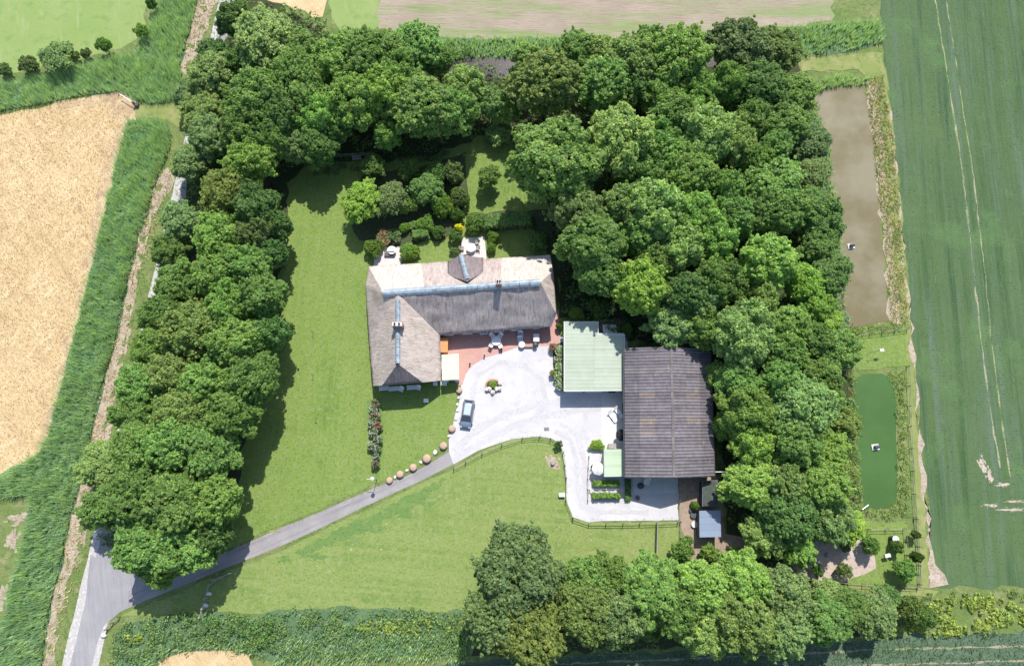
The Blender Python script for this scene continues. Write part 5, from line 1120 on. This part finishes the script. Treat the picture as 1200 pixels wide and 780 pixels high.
# ------------------------------------------------------------ furniture
def table(x, y, r, h, mat, label, square=False, rz=0, cloth=True):
    p = W(x, y, h); t = empty('garden_table', (p.x, p.y, 0), rz, label, 'table')
    m = MB()
    if square: m.box((0, 0, h), (r*2, r*1.5, .05))
    else: m.lathe([(r, h-.03), (r, h+.02)], (0, 0, 0), 20)
    m.build('table_top', M[mat], t, bevel=.01)
    for a in range(4):
        q = a*math.pi/2+.78; MB().tube([(math.cos(q)*r*.75, math.sin(q)*r*.75, 0), (math.cos(q)*r*.5, math.sin(q)*r*.5, h-.03)], .025, 6).build('leg', M[mat], t)
    return t
def chair(x, y, rz, mat, label, w=.55, cush=None):
    p = W(x, y, .45); t = empty('garden_chair', (p.x, p.y, 0), rz, label, 'chair')
    MB().box((0, 0, .44), (w, w, .05)).build('seat', M[mat], t, bevel=.01)
    bk = MB(); bk.add([(-w/2, w/2-.03, .46), (w/2, w/2-.03, .46), (w/2, w/2+.16, 1.0), (-w/2, w/2+.16, 1.0), (-w/2, w/2+.01, .46), (w/2, w/2+.01, .46), (w/2, w/2+.2, 1.0), (-w/2, w/2+.2, 1.0)], [(3, 2, 1, 0), (4, 5, 6, 7), (0, 1, 5, 4), (1, 2, 6, 5), (2, 3, 7, 6), (3, 0, 4, 7)]); bk.build('backrest', M[mat], t)
    for a in (-1, 1):
        MB().box((a*w/2, 0, .66), (.05, w, .04)).build('armrest', M[mat], t)
        for b in (-1, 1): MB().box((a*w*.42, b*w*.42, .21), (.04, .04, .42)).build('leg', M[mat], t)
    if cush: MB().box((0, 0, .5), (w*.9, w*.9, .08)).build('cushion', M[cush], t, bevel=.02)
    return t
table(581.5, 399, .75, .75, 'white', 'white table amid four chairs on the red brick terrace')
chair(577, 393.5, R(35), 'white', 'white chair upper left of the terrace table', .65); chair(586, 393.5, R(-35), 'white', 'white chair upper right of the terrace table', .65)
chair(576, 404, R(150), 'white', 'white chair lower left of the terrace table', .6); chair(586, 405, R(205), 'white', 'white chair lower right of the terrace table', .6)
chair(610, 392.5, 0, 'white', 'pale blue cushioned garden chair by the house wall', .8, 'cushion_blue')
table(611.5, 403.5, .5, .7, 'white', 'small white round table at the end of the dark red bench')
t = chair(609.5, 398, R(10), 'white', 'second pale blue cushioned chair, nearer the small round table', .7, 'cushion_blue')
def bench(x, y, rz, L, mat, label, back=True):
    p = W(x, y, .45); t = empty('garden_bench', (p.x, p.y, 0), rz, label, 'bench')
    for i in range(3): MB().box((0, -.16+i*.16, .45), (L, .13, .04)).build('seat_slat', M[mat], t)
    if back:
        for i in range(3): MB().box((0, .28+i*.03, .6+i*.14), (L, .03, .11)).build('back_slat', M[mat], t)
    for a in (-1, 1):
        for b in (-1, 1): MB().box((a*L*.44, b*.2, .215), (.06, .06, .43)).build('leg', M[mat], t)
    return t
bench(619.5, 404.5, 0, 1.3, 'paving', 'dark red bench between the round table and the grey cabinet', False)
def cabinet(x, y, w, l, h, mat, label, rz=0, lid='darkgrey', cat='cabinet', name='garden_cabinet'):
    p = W(x, y, h); t = empty(name, (p.x, p.y, 0), rz, label, cat)
    MB().box((0, 0, h*.5), (w, l, h)).build('body', M[mat], t, bevel=.02); MB().box((0, 0, h+.03), (w+.08, l+.08, .06)).build('lid', M[lid], t, bevel=.015)
    MB().tube([(-w*.25, -l/2-.05, h*.85), (w*.25, -l/2-.05, h*.85)], .02, 6).build('handle', M['black'], t); return t
cabinet(628.5, 395.5, .85, 1.2, 1.0, 'darkgrey', 'grey topped cabinet on the terrace by the house wall', 0, 'whitestone')
p = W(627.5, 403.5, .8); t = empty('barbecue', (p.x, p.y, 0), 0, 'black kettle barbecue below the grey topped cabinet', 'barbecue')
MB().lathe([(.1, .55), (.3, .65), (.38, .82)], n=16).build('bowl', M['black'], t, True); MB().lathe([(.38, .83), (.33, .98), (.12, 1.08)], n=16).build('lid', M['darkgrey'], t, True)
for a in range(3): MB().tube([(.15*math.cos(a*2.1), .15*math.sin(a*2.1), .62), (.35*math.cos(a*2.1), .35*math.sin(a*2.1), 0)], .02, 6).build('leg', M['black'], t)
for x, y, l in ((550.8, 427, 'lowest left bollard lamp on the terrace curve'), (567.7, 417.5, 'middle bollard lamp on the terrace curve'), (588, 411, 'bollard lamp nearest the white terrace table')):
    p = W(x, y); t = empty('bollard_lamp', p, 0, l, 'lamp', 'bollard lamps on the terrace edge'); MB().tube([(0, 0, 0), (0, 0, .5)], .09, 10).build('post', M['darkgrey'], t); MB().lathe([(.13, .5), (.15, .56), (.05, .64)], n=12).build('cap', M['black'], t)
# things under the half-hipped gable
bench(450, 455.5, R(4), 1.5, 'white', 'leftmost white bench under the gable of the thatched wing'); bench(462.5, 456, R(4), 1.7, 'white', 'second white bench under the gable of the thatched wing'); bench(484, 454.5, R(4), 1.9, 'white', 'widest white bench under the gable of the thatched wing')
chair(470.5, 456.5, R(-20), 'white', 'white chair between second and widest gable bench', .6); chair(491, 455, R(-15), 'white', 'white chair right of the widest gable bench', .5)
cabinet(510, 449, .6, .5, .7, 'white', 'left white box at the wall below the lean-to', 0, 'white', 'box', 'white_box'); cabinet(520, 448.5, .8, .6, .8, 'white', 'right white box at the wall below the lean-to', 0, 'white', 'box', 'white_box')
cabinet(499.2, 469, .65, .5, .4, 'white', 'white box on the lawn at the edge of the house shadow', 0, 'white', 'box', 'white_box')
# flower ring
t = empty('flower_ring', W(577.7, 452), 0, 'round raised flower bed with brick rim in the middle of the gravel yard', 'flower bed')
for i in range(22):
    a = 2*math.pi*i/22; MB().box((1.15*math.cos(a), 1.0*math.sin(a), .1), (.26, .3, .2), a).build('rim_brick', M['paving'], t)
MB().lathe([(1.0, 0), (1.0, .12)], n=20).build('soil', M['bed_soil'], t)
plant(577.5, 450, 4.8, .9, 'ball', 'lime', 'green bush with orange flowers inside the flower ring', 'shrub', None, 'flowering_bush', .8, None, 'orange')
for i, (x, y, l) in enumerate([(571, 456.5, 'leftmost pot in front of the flower ring'), (574, 455.8, 'second pot from the left at the flower ring'), (577.5, 459.8, 'foremost pot at the flower ring'), (582, 456, 'second pot from the right at the flower ring'), (585.5, 455.5, 'rightmost pot in front of the flower ring'), (586, 449.5, 'pot on the right rim of the flower ring')]):
    p = W(x, y); t = empty('flower_pot', p, 0, l, 'flower pot', 'pots round the flower ring'); MB().lathe([(.2, 0), (.3, .4), (.33, .42), (.28, .44)], n=14).build('pot', M['whitestone'], t)
    o = link('flowers', np_mesh('flowers', leaf_cloud(np.array([[0, 0, .5]]), np.array([.3]), 70, .12, .5, .6, i), 4, M['petal_white']), t)
# drain, stump, statue, sign
p = W(640.5, 502.5); t = empty('drain_cover', (p.x, p.y, 0.05), 0, 'small square iron drain cover in the gravel', 'drain cover')
MB().box((0, 0, .015), (.75, .5, .03)).build('frame', M['darkgrey'], t)
for i in range(5): MB().box((-.28+i*.14, 0, .035), (.06, .42, .012)).build('bar', M['greywood'], t)
def stump(x, y, s, label):
    p = W(x, y, .3); o = MB().lathe([(1.2, 0), (1, .3), (.95, 1.0), (.9, 1.05)], n=12, wob=.05).build('tree_stump', M['greywood']); o.location = (p.x, p.y, 0); o.scale = (s, s, s*1.3); tag(o, label, 'stump')
stump(648, 542, .35, 'weathered stump in the bare oval patch of the meadow'); stump(970, 650, .3, 'dark small stump standing on the pinkish soil')
plant(654.5, 520.5, 4.6, 1.6, 'loose', 'dark', 'dark shrub at the fence corner beside the gravel', 'shrub', None, 'shrub')
cabinet(658.5, 579.5, .8, .5, .5, 'whitestone', 'pale box on the meadow beside the upright fence', 0, 'white', 'box', 'white_box')
# loungers and things on the slab
def lounger(x, y, rz, label):
    p = W(x, y, .4); t = empty('sun_lounger', (p.x, p.y, 0), rz, label, 'sun lounger', 'white loungers beside the barn')
    prof = [(-1.0, .32), (-.55, .3), (-.2, .42), (.15, .3), (.45, .34), (.95, .78)]
    vs = [(sx, y_, z_+dz) for dz in (0, -.05) for sx in (-.33, .33) for y_, z_ in prof]; n = len(prof)
    fs = [(j, j+1+0, j+1+n, j+n)[::-1] for j in range(n-1)]+[(2*n+j, 2*n+j+1, 3*n+j+1, 3*n+j) for j in range(n-1)]+[(j, j+1, 2*n+j+1, 2*n+j) for j in range(n-1)]+[(n+j+1, n+j, 3*n+j, 3*n+j+1) for j in range(n-1)]
    MB().add(vs, fs).build('mattress', M['white'], t)
    for s in (-1, 1):
        MB().tube([(s*.3, -.9, .28), (s*.3, .4, .26)], .025, 6).build('frame_tube', M['darkgrey'], t)
        for y_ in (-.8, .35): MB().tube([(s*.3, y_, 0), (s*.3, y_, .28)], .025, 6).build('leg', M['darkgrey'], t)
lounger(718, 487.5, R(35), 'white lounger beside the barn, further from the barn wall'); lounger(725, 482.5, R(35), 'white lounger beside the barn, close to the barn wall')
p = W(728, 510, 1.0); t = empty('black_parasol', (p.x, p.y, 0), .3, 'black half closed parasol against the barn wall', 'parasol'); MB().lathe([(.95, 1.6), (.5, 2.0), (.05, 2.25)], n=8).build('canopy', M['black'], t); MB().tube([(0, 0, 0), (0, 0, 2.3)], .03, 6).build('pole', M['darkgrey'], t)
cabinet(717.5, 522.3, 1.1, .7, .9, 'greywood', 'grey cabinet touching the upper side of the small green roof', 0, 'greywood')
p = W(701, 549, 1.9); t = empty('parasol', (p.x, p.y, 0), .2, 'cream parasol left of the small green roof', 'parasol'); MB().lathe([(.95, 1.8), (.55, 2.05), (.04, 2.3)], n=8).build('canopy', M['petal_white'], t); MB().tube([(0, 0, 0), (0, 0, 2.3)], .03, 6).build('pole', M['greywood'], t); MB().lathe([(.3, 0), (.3, .08)], n=12).build('base', M['darkgrey'], t)
chair(695.5, 548, R(40), 'darkgrey', 'dark chair beside the cream parasol')
chair(758, 564, R(-20), 'white', 'white armchair on the concrete below the barn', .85, 'petal_white'); 
p = W(751, 569, .4); o = MB().lathe([(.3, 0), (.45, .2), (.45, .4), (.2, .6)], n=14).build('pouffe', M['darkgrey'], smooth=True); o.location = (p.x, p.y, 0); tag(o, 'dark grey round pouffe left of the white armchair', 'pouffe')
p = W(747, 583, .3); o = MB().lathe([(.22, 0), (.32, .4), (.34, .42), (.27, .42)], n=14).build('planter', M['darkgrey']); o.location = (p.x, p.y, 0); tag(o, 'small dark pot on the gravel below the barn shadow', 'pot')
for x, y, l in ((810.5, 597, 'dark tub in the brown yard left of the blue grey shed'), (812, 603, 'lower small tub in the brown yard'), (813, 614, 'small white pot left of the blue grey shed')):
    p = W(x, y); o = MB().lathe([(.35, 0), (.45, .4), (.47, .45), (.38, .45)], n=14).build('plant_tub', M['whitestone' if 'white' in l else 'darkgrey']); o.location = (p.x, p.y, 0); tag(o, l, 'tub')
table(714.5, 386, 1.1, .75, 'white', 'white table on the small brown deck behind the garage', True)
chair(707.5, 389, R(90), 'wood', 'wooden chair left of the white table on the brown deck')
table(552, 290, .75, .75, 'white', 'white table on the rear terrace of the thatched house'); chair(559, 284, R(-50), 'greywood', 'grey chair right of the rear terrace table'); chair(559.5, 291, R(-90), 'greywood', 'grey chair below right of the rear terrace table'); chair(541.5, 291, R(90), 'greywood', 'grey chair left of the rear terrace table')
bench(456.5, 298, R(0), 1.7, 'darkgrey', 'dark bench on the white terrace left of the house'); table(459, 293, .7, .72, 'white', 'white table above the dark bench on the left terrace')
bench(418, 186, R(5), 1.5, 'greywood', 'grey garden bench in deep shade at the head of the lawn')
# lamp post near the drive end
p = W(442, 577); t = empty('lamp_post', (W(441.5, 562).x, W(441.5, 562).y, 0), 0, 'slender lamp post at the end of the rose border beside the drive', 'lamp post')
MB().tube([(0, 0, 0), (0, 0, .5), (0, 0, 3.0)], [.07, .05, .04], 8).build('pole', M['darkgrey'], t); MB().lathe([(.1, 3.0), (.28, 3.15), (.3, 3.35), (.06, 3.55)], n=10).build('lantern', M['whitestone'], t); MB().box((-.5, 0, 2.6), (.9, .05, .05)).build('arm', M['white'], t)
# duck houses and pond poles
def duck(x, y, label):
    p = W(x, y, .3); t = empty('duck_house', (p.x, p.y, .06), R(6), label, 'duck house', 'duck houses on the ponds')
    MB().box((0, 0, .05), (1.1, .9, .14)).build('raft', M['concrete'], t); MB().box((0, 0, .35), (.55, .42, .4)).build('hut', M['wood'], t)
    MB().add([(-.32, -.26, .55), (.32, -.26, .55), (.32, 0, .72), (-.32, 0, .72), (-.32, .26, .55), (.32, .26, .55)], [(0, 1, 2, 3), (3, 2, 5, 4), (0, 3, 4), (1, 5, 2), (0, 4, 5, 1)]).build('roof', M['darkgrey'], t)
duck(998, 288, 'duck house on a raft in the brown pond'); duck(1026.5, 523.5, 'duck house on a raft in the green pond')
p = W(1013, 594); t = empty('pond_pipe', (p.x, p.y, 0), .6, 'white pipe at the lower left corner of the green pond', 'pipe'); MB().tube([(-.6, 0, .25), (.6, 0, .3)], .09, 8).build('pipe', M['white'], t); MB().tube([(.5, 0, 0), (.5, 0, .3)], .05, 6).build('support', M['greywood'], t)
p = W(1016, 415); t = empty('washing_pole', (p.x, p.y, 0), .2, 'hooked pole with white head on the grass between the ponds', 'pole'); MB().tube([(0, 0, 0), (0, 0, 1.6), (1.2, 0, 1.7)], .04, 6).build('pole', M['darkgrey'], t); MB().box((1.5, 0, 1.7), (.6, .4, .08)).build('head', M['white'], t)
p = W(1037, 652); t = empty('bird_table', (W(1036, 650).x, W(1036, 650).y, 0), 0, 'cream slab topped stand on the paddock grass', 'stand'); MB().box((0, 0, 1.0), (.8, .5, .07), .2).build('top', M['whitestone'], t); MB().tube([(0, 0, 0), (0, 0, 1)], .06, 6).build('post', M['wood'], t)
p = W(1050.5, 631.5, 1.5); t = empty('water_butt', (p.x, p.y, 0), 0, 'pale round disc topped butt above the small dark paddock tree', 'water butt'); MB().lathe([(.4, 0), (.45, 1.3)], n=16).build('barrel', M['darkboard'], t); MB().lathe([(.48, 1.3), (.48, 1.36), (.1, 1.42)], n=16).build('lid', M['whitestone'], t)
# field barrier, roadside boxes
a, b = W(140, 110, 1.0), W(155.5, 120, 1.0); t = empty('field_barrier', (b.x, b.y, 0), 0, 'white barrier pole slanting through the reeds at the barley corner', 'barrier')
MB().tube([(a-b)+Vector((0, 0, 1)), Vector((0, 0, 1))], .07, 8).build('bar', M['white'], t); MB().box((0, 0, .55), (.3, .3, 1.1)).build('post', M['darkgrey'], t); MB().box((.4, -.1, .3), (.5, .5, .6)).build('counterweight', M['darkgrey'], t)
cabinet(137.5, 513.5, .8, .8, 1.6, 'white', 'white roadside cabinet half hidden by the tree belt', .2, 'white', 'cabinet', 'utility_cabinet')
cabinet(112, 627, .5, .5, 1.0, 'white', 'small white roadside box above the junction', .2, 'white', 'cabinet', 'utility_cabinet')
# yard door and mast at the barn corner
p = W(843, 554); t = empty('gate_mast', (p.x, p.y, 0), 0, 'white crossbar mast at the lower right corner of the barn', 'mast'); MB().tube([(0, 0, 0), (0, 0, 3.6)], .05, 6).build('pole', M['greywood'], t); MB().tube([(-1.6, 0, 3.2), (1.0, 0, 3.25)], .06, 6).build('crossbar', M['white'], t)
# small sprinklers / stakes on the long lawn
for x, y, l in ((367, 390, 'upper thin stake on the long lawn'), (367, 440, 'middle thin stake on the long lawn'), (371, 490, 'lower thin stake on the long lawn')):
    p = W(x, y); t = empty('lawn_stake', p, 0, l, 'stake', 'thin stakes on the long lawn'); MB().tube([(0, 0, 0), (0, 0, 1.1)], .03, 6).build('rod', M['darkgrey'], t); MB().box((.1, 0, 1.1), (.35, .06, .08)).build('head', M['darkgrey'], t)
